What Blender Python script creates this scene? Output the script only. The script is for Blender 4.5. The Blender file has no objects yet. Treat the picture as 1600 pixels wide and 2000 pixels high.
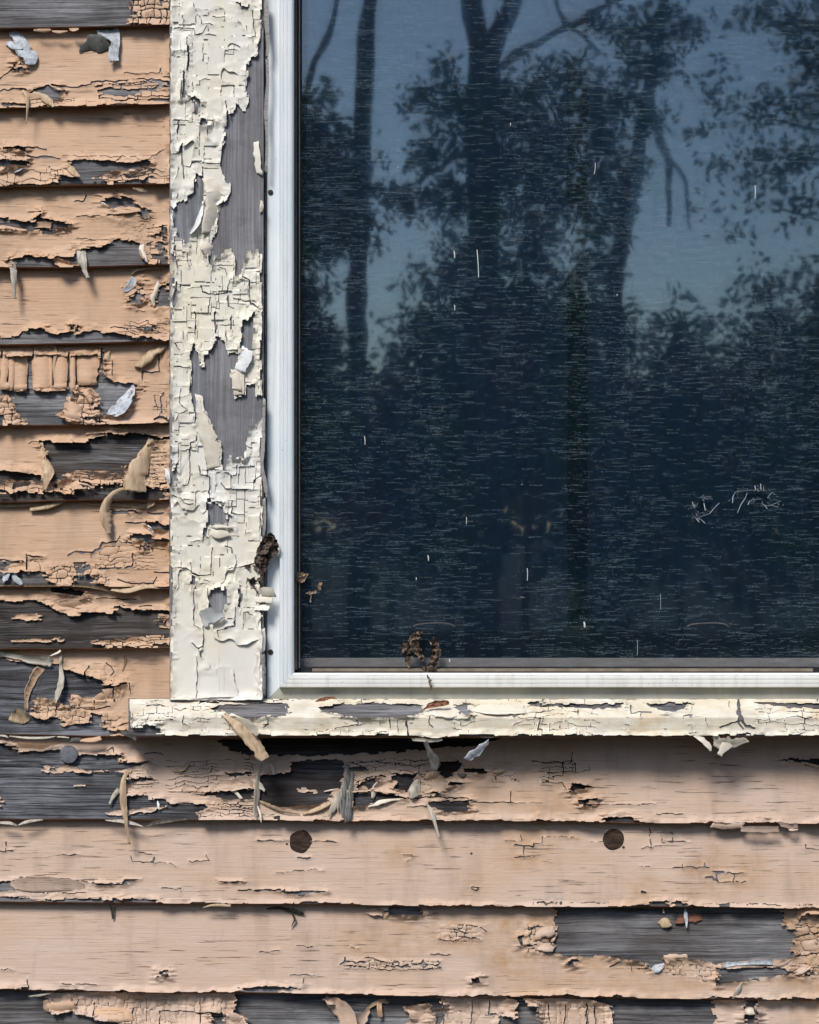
import bpy, math, random
import numpy as np
from mathutils import Vector

random.seed(7)
scene = bpy.context.scene
COL = scene.collection
R = math.radians

# ------------------------------------------------------------------ camera, sky, sun, exposure
D = 2.2            # camera distance from the wall plane (m)
S = 0.000625       # metres per photo pixel on the wall plane
ZC = 1.45          # camera height
cam_d = bpy.data.cameras.new('camera')
cam_d.sensor_fit = 'VERTICAL'
cam_d.sensor_height = 36.0
cam_d.lens = 36.0 * D / (2000 * S)
cam_d.clip_start = 0.05
cam_d.clip_end = 500
cam = bpy.data.objects.new('camera', cam_d)
cam.location = (0, -D, ZC)
cam.rotation_euler = (R(90), 0, 0)
COL.objects.link(cam)
scene.camera = cam

SUN_EL, SUN_AZ = 48, 203          # azimuth measured so that the sun stands in front of the wall, a little left
world = bpy.data.worlds.new('World')
scene.world = world
world.use_nodes = True
wn = world.node_tree.nodes
bg = wn['Background']
sky = wn.new('ShaderNodeTexSky')
sky.sky_type = 'NISHITA'
sky.sun_disc = False
sky.sun_elevation = R(SUN_EL)
sky.sun_rotation = R(SUN_AZ)
sky.dust_density = 0.8
sky.air_density = 1.0
sky.ozone_density = 1.0
world.node_tree.links.new(sky.outputs[0], bg.inputs[0])
bg.inputs[1].default_value = 0.058

sun_d = bpy.data.lights.new('sun', 'SUN')
sun_d.energy = 1.5
sun_d.angle = R(17)
sun_d.color = (1.0, 0.95, 0.89)
sun = bpy.data.objects.new('sun', sun_d)
sv = Vector((math.sin(R(SUN_AZ)) * math.cos(R(SUN_EL)), math.cos(R(SUN_AZ)) * math.cos(R(SUN_EL)), math.sin(R(SUN_EL))))
sun.rotation_euler = sv.to_track_quat('Z', 'Y').to_euler()
sun.location = (-2, -6, 9)
COL.objects.link(sun)

scene.view_settings.view_transform = 'Standard'
scene.view_settings.look = 'None'
scene.view_settings.gamma = 1.0
scene.view_settings.exposure = 1.3

# ------------------------------------------------------------------ helpers
def W(px, py, y):
    """photo pixel + depth (m, + = into the wall) -> world point"""
    k = S * (D + y) / D
    return ((px - 800) * k, y, ZC + (1000 - py) * k)

def Wn(px, py, y):
    k = S * (D + y) / D
    return np.stack([(px - 800) * k, y, ZC + (1000 - py) * k], axis=-1)

CR = {'A': (0, 0, 2.963), 'B': (0, 360, 2.963), 'C': (0, 660, 2.963), 'D': (0, 960, 2.963), 'E': (0, 1250, 2.963),
      'F': (0, 1600, 2.963), 'G': (500, 1280, 2.857), 'H': (500, 1600, 2.857), 'I': (1040, 1280, 2.857),
      'J': (1040, 1600, 2.857)}
def c(k, pts):
    ox, oy, z = CR[k]
    return [(x / z + ox, y / z + oy) for x, y in pts]

def h2(ix, iy, seed):
    ix = np.asarray(ix).astype(np.int64).astype(np.uint32)
    iy = np.asarray(iy).astype(np.int64).astype(np.uint32)
    n = ix * np.uint32(374761393) + iy * np.uint32(668265263) + np.uint32((seed * 1442695041 + 12345) & 0xffffffff)
    n = (n ^ (n >> np.uint32(13))) * np.uint32(1274126177)
    n = (n ^ (n >> np.uint32(16))) * np.uint32(2246822519)
    n = n ^ (n >> np.uint32(15))
    return n.astype(np.float64) / 4294967295.0

def vn(x, y, seed):
    x = np.asarray(x, float); y = np.asarray(y, float)
    ix = np.floor(x); iy = np.floor(y)
    fx = x - ix; fy = y - iy
    fx = fx * fx * (3 - 2 * fx); fy = fy * fy * (3 - 2 * fy)
    a = h2(ix, iy, seed); b = h2(ix + 1, iy, seed); cc = h2(ix, iy + 1, seed); d = h2(ix + 1, iy + 1, seed)
    return (a * (1 - fx) + b * fx) * (1 - fy) + (cc * (1 - fx) + d * fx) * fy

def fbm(x, y, seed, o=3):
    t = 0; a = 0.5; s = 0
    for i in range(o):
        t = t + a * vn(x * 2 ** i, y * 2 ** i, seed + i * 17); s += a; a *= 0.55
    return t / s

def poly_sd(X, Y, poly):
    """signed distance, positive OUTSIDE the polygon"""
    d = np.full(X.shape, 1e18); inside = np.zeros(X.shape, bool)
    n = len(poly)
    for i in range(n):
        x1, y1 = poly[i]; x2, y2 = poly[(i + 1) % n]
        ex, ey = x2 - x1, y2 - y1
        L = ex * ex + ey * ey + 1e-12
        t = np.clip(((X - x1) * ex + (Y - y1) * ey) / L, 0, 1)
        dx = X - x1 - t * ex; dy = Y - y1 - t * ey
        d = np.minimum(d, dx * dx + dy * dy)
        cond = ((y1 > Y) != (y2 > Y))
        if abs(ey) > 1e-12:
            xi = x1 + (Y - y1) * ex / ey
            inside ^= cond & (X < xi)
    d = np.sqrt(d)
    return np.where(inside, -d, d)

def line_d(X, Y, pts):
    d = np.full(X.shape, 1e18)
    for i in range(len(pts) - 1):
        x1, y1 = pts[i]; x2, y2 = pts[i + 1]
        ex, ey = x2 - x1, y2 - y1
        L = ex * ex + ey * ey + 1e-12
        t = np.clip(((X - x1) * ex + (Y - y1) * ey) / L, 0, 1)
        # cracks taper towards both ends of the whole line
        dx = X - x1 - t * ex; dy = Y - y1 - t * ey
        d = np.minimum(d, dx * dx + dy * dy)
    return np.sqrt(d)

def cheb(X, Y, sx, sy, seed, jit=0.85):
    """rectangular-looking voronoi: returns boundary distance (px), cell id hash, site x, site y"""
    gx = X / sx; gy = Y / sy
    ix = np.floor(gx); iy = np.floor(gy)
    f1 = np.full(X.shape, 1e9); f2 = np.full(X.shape, 1e9)
    cid = np.zeros(X.shape); cx = np.zeros(X.shape); cy = np.zeros(X.shape)
    m = min(sx, sy)
    for dx in (-1, 0, 1):
        for dy in (-1, 0, 1):
            jx = ix + dx; jy = iy + dy
            px = (jx + 0.5 + jit * (h2(jx, jy, seed) - 0.5)); py = (jy + 0.5 + jit * (h2(jx, jy, seed + 5) - 0.5))
            dd = np.maximum(np.abs(gx - px) * (0.8 + 0.4 * h2(jx, jy, seed + 9)), np.abs(gy - py) * (0.8 + 0.4 * h2(jx, jy, seed + 11)))
            closer = dd < f1
            f2 = np.where(closer, f1, np.minimum(f2, dd))
            f1 = np.where(closer, dd, f1)
            cid = np.where(closer, h2(jx, jy, seed + 21), cid)
            cx = np.where(closer, px * sx, cx); cy = np.where(closer, py * sy, cy)
    return (f2 - f1) * 0.5 * m, cid, cx, cy

def jit1(g, key, seed, jit):
    """1-D jittered cells along g, one random sequence per key: returns cell index, lower and upper boundary"""
    k = np.floor(g)
    b = lambda q: q + jit * (h2(q, key, seed) - 0.5)
    b0, b1 = b(k), b(k + 1)
    cell = np.where(g < b0, k - 1, np.where(g > b1, k + 1, k))
    return cell, b(cell), b(cell + 1)

def brick(X, Y, sx, sy, seed, jit=0.85, grain='h'):
    """stepped rectangular flakes: bands across, shifted columns inside each band"""
    if grain == 'v':
        bd, cid, cy, cx = brick(Y, X, sy, sx, seed, jit, 'h')
        return bd, cid, cx, cy
    # rows of height sy; long groups of rows shift sideways together
    grp = np.floor(X / (sx * 3.1) + 0.6 * h2(np.floor(Y / (sy * 2.2)), Y * 0, seed + 31))
    row, y0, y1 = jit1(Y / sy + 0.5 * h2(grp, grp * 0, seed + 33), grp, seed + 1, jit)
    cell, x0, x1 = jit1(X / sx + 7.3 * h2(row, grp, seed + 2), row * 57 + grp, seed + 3, jit)
    gy = Y / sy + 0.5 * h2(grp, grp * 0, seed + 33); gx = X / sx + 7.3 * h2(row, grp, seed + 2)
    dx = np.minimum(gx - x0, x1 - gx) * sx; dy = np.minimum(gy - y0, y1 - gy) * sy
    cid = h2(cell * 13 + row * 7, grp + row, seed + 21)
    return np.minimum(dx, dy), cid, X - (gx - (x0 + x1) * 0.5) * sx, Y - (gy - (y0 + y1) * 0.5) * sy

def np_mesh(name, verts, quads, tris, mats, smooth=None, matidx=None, attrs=None):
    me = bpy.data.meshes.new(name)
    nq = len(quads); nt = len(tris)
    loops = np.concatenate([np.asarray(quads, np.int32).reshape(-1), np.asarray(tris, np.int32).reshape(-1)])
    me.vertices.add(len(verts)); me.vertices.foreach_set('co', np.asarray(verts, np.float32).reshape(-1))
    me.loops.add(len(loops)); me.loops.foreach_set('vertex_index', loops)
    st = np.concatenate([np.arange(nq) * 4, nq * 4 + np.arange(nt) * 3]).astype(np.int32)
    me.polygons.add(nq + nt); me.polygons.foreach_set('loop_start', st)
    if smooth is None: smooth = np.ones(nq + nt, bool)
    me.polygons.foreach_set('use_smooth', smooth)
    for m in mats: me.materials.append(m)
    if matidx is not None: me.polygons.foreach_set('material_index', np.asarray(matidx, np.int32))
    if attrs:
        for k, v in attrs.items():
            a = me.attributes.new(k, 'FLOAT', 'POINT'); a.data.foreach_set('value', np.asarray(v, np.float32))
    me.update(calc_edges=True)
    return me

def py_mesh(name, verts, faces, mats, smooth=False, matidx=None):
    me = bpy.data.meshes.new(name)
    me.from_pydata([tuple(v) for v in verts], [], faces)
    for m in (mats if isinstance(mats, (list, tuple)) else [mats]): me.materials.append(m)
    if matidx: me.polygons.foreach_set('material_index', matidx)
    me.polygons.foreach_set('use_smooth', [smooth] * len(me.polygons))
    me.update(calc_edges=True)
    return me

def link(name, me, parent=None, label=None, cat=None, group=None, kind=None):
    o = bpy.data.objects.new(name, me)
    COL.objects.link(o)
    if parent is not None:
        o.parent = parent
        loc = Vector((0, 0, 0)); p = parent
        while p is not None:
            loc += p.location; p = p.parent
        o.location = -loc
    if label: o['label'] = label
    if cat: o['category'] = cat
    if group: o['group'] = group
    if kind: o['kind'] = kind
    return o

def empty(name, loc, label, cat, group=None):
    o = bpy.data.objects.new(name, None)
    o.empty_display_size = 0.05
    o.location = loc
    COL.objects.link(o)
    o['label'] = label; o['category'] = cat
    if group: o['group'] = group
    return o

# ------------------------------------------------------------------ materials
class NT:
    def __init__(self, name, rough=0.7, spec=0.3):
        self.m = bpy.data.materials.new(name); self.m.use_nodes = True
        self.t = self.m.node_tree; self.n = self.t.nodes; self.l = self.t.links
        self.b = self.n['Principled BSDF']; self.out = self.n['Material Output']
        self.b.inputs['Roughness'].default_value = rough
        self.b.inputs['Specular IOR Level'].default_value = spec
        self.pos = self.n.new('ShaderNodeNewGeometry').outputs['Position']
    def map(self, scale, loc=(0, 0, 0)):
        m = self.n.new('ShaderNodeMapping'); m.inputs['Scale'].default_value = scale; m.inputs['Location'].default_value = loc
        self.l.new(self.pos, m.inputs['Vector']); return m.outputs[0]
    def noise(self, scale, detail=3, rough=0.55, vec=None, loc=(0, 0, 0), dist=0.0):
        n = self.n.new('ShaderNodeTexNoise'); n.inputs['Scale'].default_value = 1.0
        n.inputs['Detail'].default_value = detail; n.inputs['Roughness'].default_value = rough
        n.inputs['Distortion'].default_value = dist
        self.l.new(vec if vec is not None else self.map(scale, loc), n.inputs['Vector']); return n.outputs['Fac']
    def ramp(self, fac, stops):
        r = self.n.new('ShaderNodeValToRGB'); e = r.color_ramp.elements
        while len(e) < len(stops): e.new(0.5)
        for i, (p, col) in enumerate(stops):
            e[i].position = p; e[i].color = (*col, 1) if not isinstance(col, (int, float)) else (col, col, col, 1)
        self.l.new(fac, r.inputs[0]); return r.outputs[0]
    def mix(self, fac, a, b, mode='MIX'):
        m = self.n.new('ShaderNodeMix'); m.data_type = 'RGBA'; m.blend_type = mode; m.clamp_factor = True
        for s, v in ((m.inputs[0], fac), (m.inputs[6], a), (m.inputs[7], b)):
            if isinstance(v, (int, float)): s.default_value = v
            elif isinstance(v, tuple): s.default_value = (*v, 1)
            else: self.l.new(v, s)
        return m.outputs[2]
    def math(self, op, a, b=0.0, clamp=False):
        m = self.n.new('ShaderNodeMath'); m.operation = op; m.use_clamp = clamp
        for s, v in ((m.inputs[0], a), (m.inputs[1], b)):
            if isinstance(v, (int, float)): s.default_value = v
            else: self.l.new(v, s)
        return m.outputs[0]
    def attr(self, name):
        a = self.n.new('ShaderNodeAttribute'); a.attribute_name = name; return a.outputs['Fac']
    def bump(self, h, strength, dist):
        b = self.n.new('ShaderNodeBump'); b.inputs['Strength'].default_value = strength; b.inputs['Distance'].default_value = dist
        self.l.new(h, b.inputs['Height']); self.l.new(b.outputs[0], self.b.inputs['Normal'])
    def color(self, c): self.l.new(c, self.b.inputs['Base Color'])

def sc(grain, along, across):
    return (along, across, across) if grain == 'h' else (across, across, along)

def paint_mat(name, c1, c2, c3, grain='h', stain=(0.42, 0.24, 0.11), hair=0.5, rough=0.62, grime=0.25, relief=0.8, chalk=0.0):
    t = NT(name, rough, 0.3)
    big = t.noise((3.2, 3.2, 5), 4, 0.6)
    mid = t.noise(sc(grain, 9, 30), 4, 0.6, loc=(3, 1, 7))
    col = t.mix(t.ramp(big, [(0.35, 0.0), (0.65, 1.0)]), c1, c2)
    col = t.mix(t.math('MULTIPLY', t.ramp(mid, [(0.42, 0.0), (0.75, 1.0)]), 0.6), col, c3)
    if chalk:
        ck = t.noise(sc(grain, 6, 20), 5, 0.65, loc=(12, 3, 5))
        col = t.mix(t.math('MULTIPLY', t.ramp(ck, [(0.48, 0.0), (0.72, 1.0)]), chalk), col, (0.66, 0.57, 0.51))
    # fine speckle
    sp = t.noise((900, 900, 900), 2, 0.5)
    col = t.mix(t.math('MULTIPLY', t.ramp(sp, [(0.55, 0.0), (0.75, 1.0)]), 0.12), col, tuple(x * 0.6 for x in c1))
    # tannin stains: where the cracked spots are, with an uneven edge
    sa = t.attr('stain')
    sn = t.noise((55, 55, 70), 4, 0.65, loc=(9, 2, 4))
    sf = t.math('MULTIPLY', sa, t.ramp(sn, [(0.3, 0.0), (0.7, 1.0)]))
    col = t.mix(sf, col, stain)
    # rain-borne grime in weak runs
    gr = t.noise((30, 30, 6) if grain == 'h' else (34, 34, 5), 4, 0.6, loc=(1, 5, 2))
    col = t.mix(t.math('MULTIPLY', t.ramp(gr, [(0.5, 0.0), (0.8, 1.0)]), grime), col, (0.20, 0.15, 0.11))
    # hairline checks along the grain
    hv = t.noise(sc(grain, 22, 520), 3, 0.5, loc=(4, 4, 1), dist=0.2)
    zone = t.noise(sc(grain, 7, 26), 3, 0.5, loc=(2, 8, 3))
    hl = t.ramp(hv, [(0.635, 0.0), (0.69, 1.0)])
    hl = t.math('MULTIPLY', hl, t.ramp(zone, [(0.42, 0.0), (0.6, 1.0)]))
    col = t.mix(t.math('MULTIPLY', hl, hair), col, (0.07, 0.045, 0.03))
    t.color(col)
    gb = t.noise(sc(grain, 14, 420), 4, 0.6)
    lump = t.noise((70, 70, 110), 3, 0.5)
    hh = t.math('ADD', t.math('MULTIPLY', gb, 0.55), t.math('MULTIPLY', lump, 0.5))
    hh = t.math('SUBTRACT', hh, t.math('MULTIPLY', hl, 0.8))
    t.bump(hh, relief, 0.0012)
    return t.m

def wood_mat(name, dark, mid, light, brown=0.0, grain='h', browncol=(0.05, 0.03, 0.022), brown_x=None, fine=0.9):
    t = NT(name, 0.85, 0.15)
    wv = t.noise(sc(grain, 6, 9), 3, 0.5, loc=(6, 2, 2))
    vm = t.n.new('ShaderNodeVectorMath'); vm.operation = 'SCALE'; vm.inputs[0].default_value = (0, 0, 1) if grain == 'h' else (1, 0, 0); t.l.new(t.math('MULTIPLY', wv, 0.014), vm.inputs['Scale'])
    va = t.n.new('ShaderNodeVectorMath'); va.operation = 'ADD'; t.l.new(t.pos, va.inputs[0]); t.l.new(vm.outputs[0], va.inputs[1]); t.pos = va.outputs[0]
    g1 = t.noise(sc(grain, 4, 190), 5, 0.65, dist=0.35)
    g2 = t.noise(sc(grain, 9, 480), 5, 0.7, loc=(2, 2, 5))
    patch = t.noise(sc(grain, 5, 22), 4, 0.6, loc=(7, 3, 1))
    f = t.math('ADD', t.math('MULTIPLY', g1, 0.45), t.math('MULTIPLY', patch, 0.55))
    col = t.ramp(f, [(0.36, dark), (0.49, mid), (0.63, light)])
    col = t.mix(t.math('MULTIPLY', t.ramp(g2, [(0.48, 0.0), (0.62, 1.0)]), fine), col, tuple(x * 0.3 for x in dark))
    blot = t.noise((24, 24, 40), 4, 0.7, loc=(8, 8, 2))
    col = t.mix(t.math('MULTIPLY', t.ramp(blot, [(0.46, 0.0), (0.72, 1.0)]), 0.55), col, tuple(x * 0.5 for x in dark))
    white = t.noise(sc(grain, 26, 420), 3, 0.6, loc=(5, 5, 9))
    wz = t.noise(sc(grain, 8, 30), 3, 0.6, loc=(1, 7, 3))
    wf = t.math('MULTIPLY', t.ramp(white, [(0.55, 0.0), (0.68, 1.0)]), t.ramp(wz, [(0.5, 0.0), (0.62, 1.0)]))
    col = t.mix(t.math('MULTIPLY', wf, 0.55), col, (0.36, 0.38, 0.42))
    if brown:
        bn = t.noise(sc(grain, 4, 14), 3, 0.6, loc=(3, 9, 9))
        bf = t.math('MULTIPLY', t.ramp(bn, [(0.35, 0.0), (0.6, 1.0)]), brown)
        if brown_x:      # dark brown strengthens along X over this range
            sx_ = t.n.new('ShaderNodeSeparateXYZ'); t.l.new(t.pos, sx_.inputs[0])
            mr = t.n.new('ShaderNodeMapRange'); t.l.new(sx_.outputs[0], mr.inputs[0])
            mr.inputs[1].default_value, mr.inputs[2].default_value = brown_x; mr.inputs[3].default_value = 0.12
            bf = t.math('MULTIPLY', t.math('ADD', t.math('MULTIPLY', bf, 0.6), 0.4), mr.outputs[0])
        col = t.mix(bf, col, browncol)
    t.color(col)
    hh = t.math('ADD', t.math('MULTIPLY', g1, 0.5), t.math('MULTIPLY', g2, 0.6))
    t.bump(hh, 0.9, 0.0022)
    return t.m

def plain_mat(name, c1, c2, scale=(60, 60, 60), rough=0.7, bump=0.3, bd=0.0008, spec=0.3, c3=None):
    t = NT(name, rough, spec)
    n = t.noise(scale, 4, 0.6)
    st = [(0.3, c1), (0.7, c2)] if c3 is None else [(0.3, c1), (0.5, c2), (0.7, c3)]
    t.color(t.ramp(n, st))
    t.bump(t.noise(tuple(s * 4 for s in scale), 4, 0.6), bump, bd)
    return t.m

M = {}
M['peach'] = paint_mat('peach_paint', (0.56, 0.36, 0.23), (0.585, 0.40, 0.27), (0.50, 0.30, 0.175), grime=0.4, hair=0.65, chalk=0.12)
M['pink'] = paint_mat('faded_peach_paint', (0.585, 0.425, 0.318), (0.59, 0.445, 0.358), (0.565, 0.385, 0.255), hair=0.7, grime=0.45, chalk=0.3)
M['cream'] = paint_mat('cream_paint', (0.79, 0.74, 0.61), (0.79, 0.775, 0.74), (0.77, 0.69, 0.50), grain='v', stain=(0.62, 0.47, 0.25), grime=0.12, hair=0.3, relief=0.3)
M['cream_h'] = paint_mat('cream_sill_paint', (0.73, 0.69, 0.57), (0.75, 0.73, 0.66), (0.70, 0.62, 0.44), grain='h', stain=(0.55, 0.38, 0.18), grime=0.35, hair=0.45, relief=0.5)
M['wood'] = wood_mat('grey_weathered_wood', (0.075, 0.073, 0.077), (0.20, 0.198, 0.207), (0.40, 0.40, 0.415), brown=0.45, browncol=(0.085, 0.068, 0.058))
M['wood_dark'] = wood_mat('dark_weathered_wood', (0.032, 0.029, 0.028), (0.085, 0.078, 0.074), (0.20, 0.19, 0.185), brown=0.6, browncol=(0.05, 0.036, 0.03))
M['wood_black'] = wood_mat('blackened_wood', (0.03, 0.03, 0.033), (0.095, 0.098, 0.108), (0.27, 0.28, 0.31), brown=0.9, browncol=(0.026, 0.018, 0.015), brown_x=(-0.32, -0.15))
M['wood_v'] = wood_mat('grey_casing_wood', (0.15, 0.155, 0.172), (0.255, 0.262, 0.285), (0.39, 0.40, 0.425), brown=0.35, grain='v', browncol=(0.19, 0.16, 0.15), fine=0.4)
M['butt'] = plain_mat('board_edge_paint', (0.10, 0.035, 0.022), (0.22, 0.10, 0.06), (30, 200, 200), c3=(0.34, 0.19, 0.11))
M['tan'] = plain_mat('paint_back_tan', (0.30, 0.205, 0.125), (0.50, 0.365, 0.235), (260, 260, 22), rough=0.6, bump=0.5, c3=(0.58, 0.45, 0.31))
M['greytan'] = plain_mat('paint_back_grey', (0.22, 0.195, 0.155), (0.44, 0.40, 0.33), (240, 240, 26), rough=0.6, bump=0.5, c3=(0.55, 0.51, 0.43))
M['silver'] = plain_mat('paint_back_silver', (0.24, 0.26, 0.29), (0.62, 0.66, 0.70), (190, 190, 190), rough=0.5, bump=0.7)
M['darkflake'] = plain_mat('paint_back_dark', (0.05, 0.05, 0.048), (0.13, 0.13, 0.12), (120, 120, 120), bump=0.5)
M['white'] = plain_mat('paint_back_white', (0.66, 0.68, 0.68), (0.80, 0.81, 0.80), (150, 150, 150), bump=0.4)
M['ivory'] = plain_mat('paint_back_ivory', (0.62, 0.545, 0.425), (0.75, 0.70, 0.61), (80, 80, 80), bump=0.4)
M['splinter'] = wood_mat('splinter_wood', (0.16, 0.155, 0.14), (0.30, 0.29, 0.27), (0.42, 0.41, 0.38), grain='v')
M['plug'] = plain_mat('plug_wood', (0.018, 0.010, 0.008), (0.05, 0.028, 0.02), (70, 200, 330), rough=0.8, bump=0.9, bd=0.002, c3=(0.12, 0.075, 0.055))
M['nail'] = plain_mat('nail_metal', (0.08, 0.085, 0.095), (0.17, 0.18, 0.20), (140, 140, 140), rough=0.55, bump=0.4)
M['rust'] = plain_mat('rusty_screw', (0.018, 0.012, 0.009), (0.06, 0.035, 0.02), (400, 400, 400), rough=0.8)
M['seal'] = plain_mat('black_seal', (0.008, 0.008, 0.009), (0.016, 0.016, 0.018), (60, 60, 60))
M['sheath'] = plain_mat('sheathing', (0.05, 0.04, 0.03), (0.09, 0.07, 0.05))
M['caulk'] = plain_mat('old_caulk', (0.10, 0.095, 0.09), (0.34, 0.33, 0.32), (40, 40, 160), c3=(0.20, 0.19, 0.185))

# ------------------------------------------------------------------ paint film generator
def film(parent, bbox, res, surf, limit, mats, bare=(), paint=None, cracks=(), zones=(), stains=(), grain='h', lift=2.6,
         lam=16, seed=1, jag=1.0, thick=0.0006, names=('paint_film', 'paint_flake', 'paint_chips'), maxflakes=40, minarea=70,
         und=0.5):
    x0, y0, x1, y1 = bbox
    xs = np.arange(x0, x1 + res * 0.5, res); ys = np.arange(y0, y1 + res * 0.5, res)
    X, Y = np.meshgrid(xs, ys)
    big = 60.0
    # grain-aligned jagged tearing
    if grain == 'h':
        wy = (h2(np.floor(X / 17 + 2 * vn(X / 40, Y / 9, seed)), np.floor(Y / 60), seed + 1) - 0.5) * 4.5 * jag + (vn(X / 7, Y / 5, seed + 2) - 0.5) * 3 * jag
        wx = (h2(np.floor(Y / 4.3 + vn(X / 50, Y / 20, seed + 9)), np.floor(X / 140), seed + 3) - 0.5) * 15 * jag + (vn(X / 6, Y / 6, seed + 4) - 0.5) * 3 * jag
    else:
        wx = (h2(np.floor(Y / 15 + 2 * vn(X / 9, Y / 40, seed)), np.floor(X / 60), seed + 1) - 0.5) * 6 * jag + (vn(X / 5, Y / 9, seed + 2) - 0.5) * 0.7 * jag
        wy = (h2(np.floor(X / 6.5 + vn(X / 20, Y / 50, seed + 9)), np.floor(Y / 140), seed + 3) - 0.5) * 13 * jag + (vn(X / 6, Y / 6, seed + 4) - 0.5) * 0.7 * jag
    XW, YW = X + wx, Y + wy
    F = np.full(X.shape, big)
    if paint is not None:
        F = np.full(X.shape, -big)
        for p in paint:
            F = np.maximum(F, np.clip(-poly_sd(XW, YW, p), -big, big))
    for p in bare:
        ax = [q[0] for q in p]; ay = [q[1] for q in p]
        i0 = max(0, int((min(ay) - 80 - y0) / res)); i1 = int((max(ay) + 80 - y0) / res) + 1
        j0 = max(0, int((min(ax) - 80 - x0) / res)); j1 = int((max(ax) + 80 - x0) / res) + 1
        if i1 <= 0 or j1 <= 0: continue
        sl = (slice(i0, i1), slice(j0, j1))
        if F[sl].size == 0: continue
        F[sl] = np.minimum(F[sl], np.clip(poly_sd(XW[sl], YW[sl], p), -big, big))
    if limit is not None:
        F = np.minimum(F, limit(X, Y, wx, wy))
    Fp = F.copy()
    H = np.full(X.shape, thick) + und * 0.001 * fbm(X / 55, Y / 32, seed + 30)
    # lifting at free edges
    A = np.clip(fbm(X / 40, Y / 28, seed + 40) * 2.6 - 0.6, 0.1, 1.6) * lift * 0.0021
    lm = lam * (0.6 + 0.9 * vn(X / 60, Y / 40, seed + 41))
    H = H + A * np.clip(1 - np.clip(Fp, 0, None) / lm, 0, 1) ** 2
    ST = np.zeros(X.shape)
    for (poly, r, amt) in stains:
        ST = np.maximum(ST, amt * np.clip(1 - poly_sd(X, Y, poly) / r, 0, 1))
    # blistered / alligatored zones
    for zi, z in enumerate(zones):
        zp = z.get('poly')
        if zp is None:
            mk = np.ones(X.shape); sl = (slice(None), slice(None))
        else:
            ax = [q[0] for q in zp]; ay = [q[1] for q in zp]; f = z.get('fade', 12)
            i0 = max(0, int((min(ay) - f - y0) / res)); i1 = int((max(ay) + f - y0) / res) + 1
            j0 = max(0, int((min(ax) - f - x0) / res)); j1 = int((max(ax) + f - x0) / res) + 1
            if i1 <= 0 or j1 <= 0: continue
            sl = (slice(i0, i1), slice(j0, j1))
            if F[sl].size == 0: continue
            mk = np.clip(0.5 - poly_sd(X[sl], Y[sl], zp) / f, 0, 1)
        x_, y_ = X[sl], Y[sl]
        s2 = seed * 7 + zi * 131
        wsc = z.get('warp', 1.0)
        xv = x_ + (vn(x_ / 9, y_ / 9, s2) - 0.5) * 5 * wsc + (vn(x_ / 30, y_ / 30, s2 + 3) - 0.5) * 10 * wsc
        yv = y_ + (vn(x_ / 9, y_ / 9, s2 + 1) - 0.5) * 5 * wsc + (vn(x_ / 30, y_ / 30, s2 + 4) - 0.5) * 10 * wsc
        bd, cid, cx, cy = (cheb if z.get('vor') else brick)(xv, yv, z['sx'], z['sy'], s2 + 2, z.get('jit', 0.85), **({} if z.get('vor') else {'grain': z.get('grain', grain)}))
        wd = z['w'] * (0.35 + 1.3 * vn(x_ / 22, y_ / 22, s2 + 6))
        if 'part' in z:      # only part of the network has opened
            wd = wd - np.clip(z['part'] - fbm(x_ / z.get('pf', 45), y_ / z.get('pf', 45), s2 + 8), 0, 1) * 14
        wd = wd - (1 - mk) * 8
        Fz = bd - wd
        ms = z.get('miss', 0)
        if ms:
            nearb = np.clip(1 - Fp[sl] / 60, 0.25, 1) if z.get('near') else 1.0
            gone = (cid < ms * nearb) & (mk > 0.5)
            Fz = np.where(gone, -np.maximum(bd, 0.6), Fz)
        F[sl] = np.minimum(F[sl], Fz)
        r2 = (cid * 7.13) % 1; r3 = (cid * 13.7) % 1; r4 = (cid * 29.3) % 1
        opened = np.clip((wd + 1.0) / 1.5, 0, 1)
        H[sl] += opened * mk * 0.001 * (z.get('tilt', 0) * ((r2 - 0.5) * (xv - cx) / z['sx'] + (r3 - 0.35) * (yv - cy) / z['sy']) + z.get('rise', 0) * r4)
        H[sl] += mk * 0.001 * z.get('puff', 0) * np.sqrt(np.clip(bd / (0.5 * min(z['sx'], z['sy'])), 0, 1)) * (0.6 + 0.5 * r4)
        H[sl] += mk * opened * 0.001 * z.get('curl', 0) * np.clip(1 - bd / 6, 0, 1) ** 2 * (0.3 + 0.9 * r2)
        ST[sl] = np.maximum(ST[sl], mk * z.get('stain', 0))
    for (pts, w) in cracks:
        ax = [q[0] for q in pts]; ay = [q[1] for q in pts]
        i0 = max(0, int((min(ay) - 16 - y0) / res)); i1 = int((max(ay) + 16 - y0) / res) + 1
        j0 = max(0, int((min(ax) - 16 - x0) / res)); j1 = int((max(ax) + 16 - x0) / res) + 1
        if i1 <= 0 or j1 <= 0: continue
        sl = (slice(i0, i1), slice(j0, j1))
        if F[sl].size == 0: continue
        jx = X[sl] + (vn(X[sl] / 8, Y[sl] / 8, seed + 61) - 0.5) * 4; jy = Y[sl] + (vn(X[sl] / 8, Y[sl] / 8, seed + 62) - 0.5) * 4
        d = line_d(jx, jy, pts)
        F[sl] = np.minimum(F[sl], d - w * (0.5 + 0.9 * vn(X[sl] / 12, Y[sl] / 12, seed + 63)))
        H[sl] += 0.0011 * np.clip(1 - d / 9, 0, 1) ** 2 * (0.2 + vn(X[sl] / 25, Y[sl] / 25, seed + 64))
    # ---- mesh
    keep = F > 0
    gy_, gx_ = np.gradient(F, res)
    g = np.sqrt(gx_ ** 2 + gy_ ** 2) + 1e-6
    near = keep & (F < res * 1.2)
    mv = np.where(near, np.clip(F / np.maximum(g, 0.5), 0, res * 0.6), 0)
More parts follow.
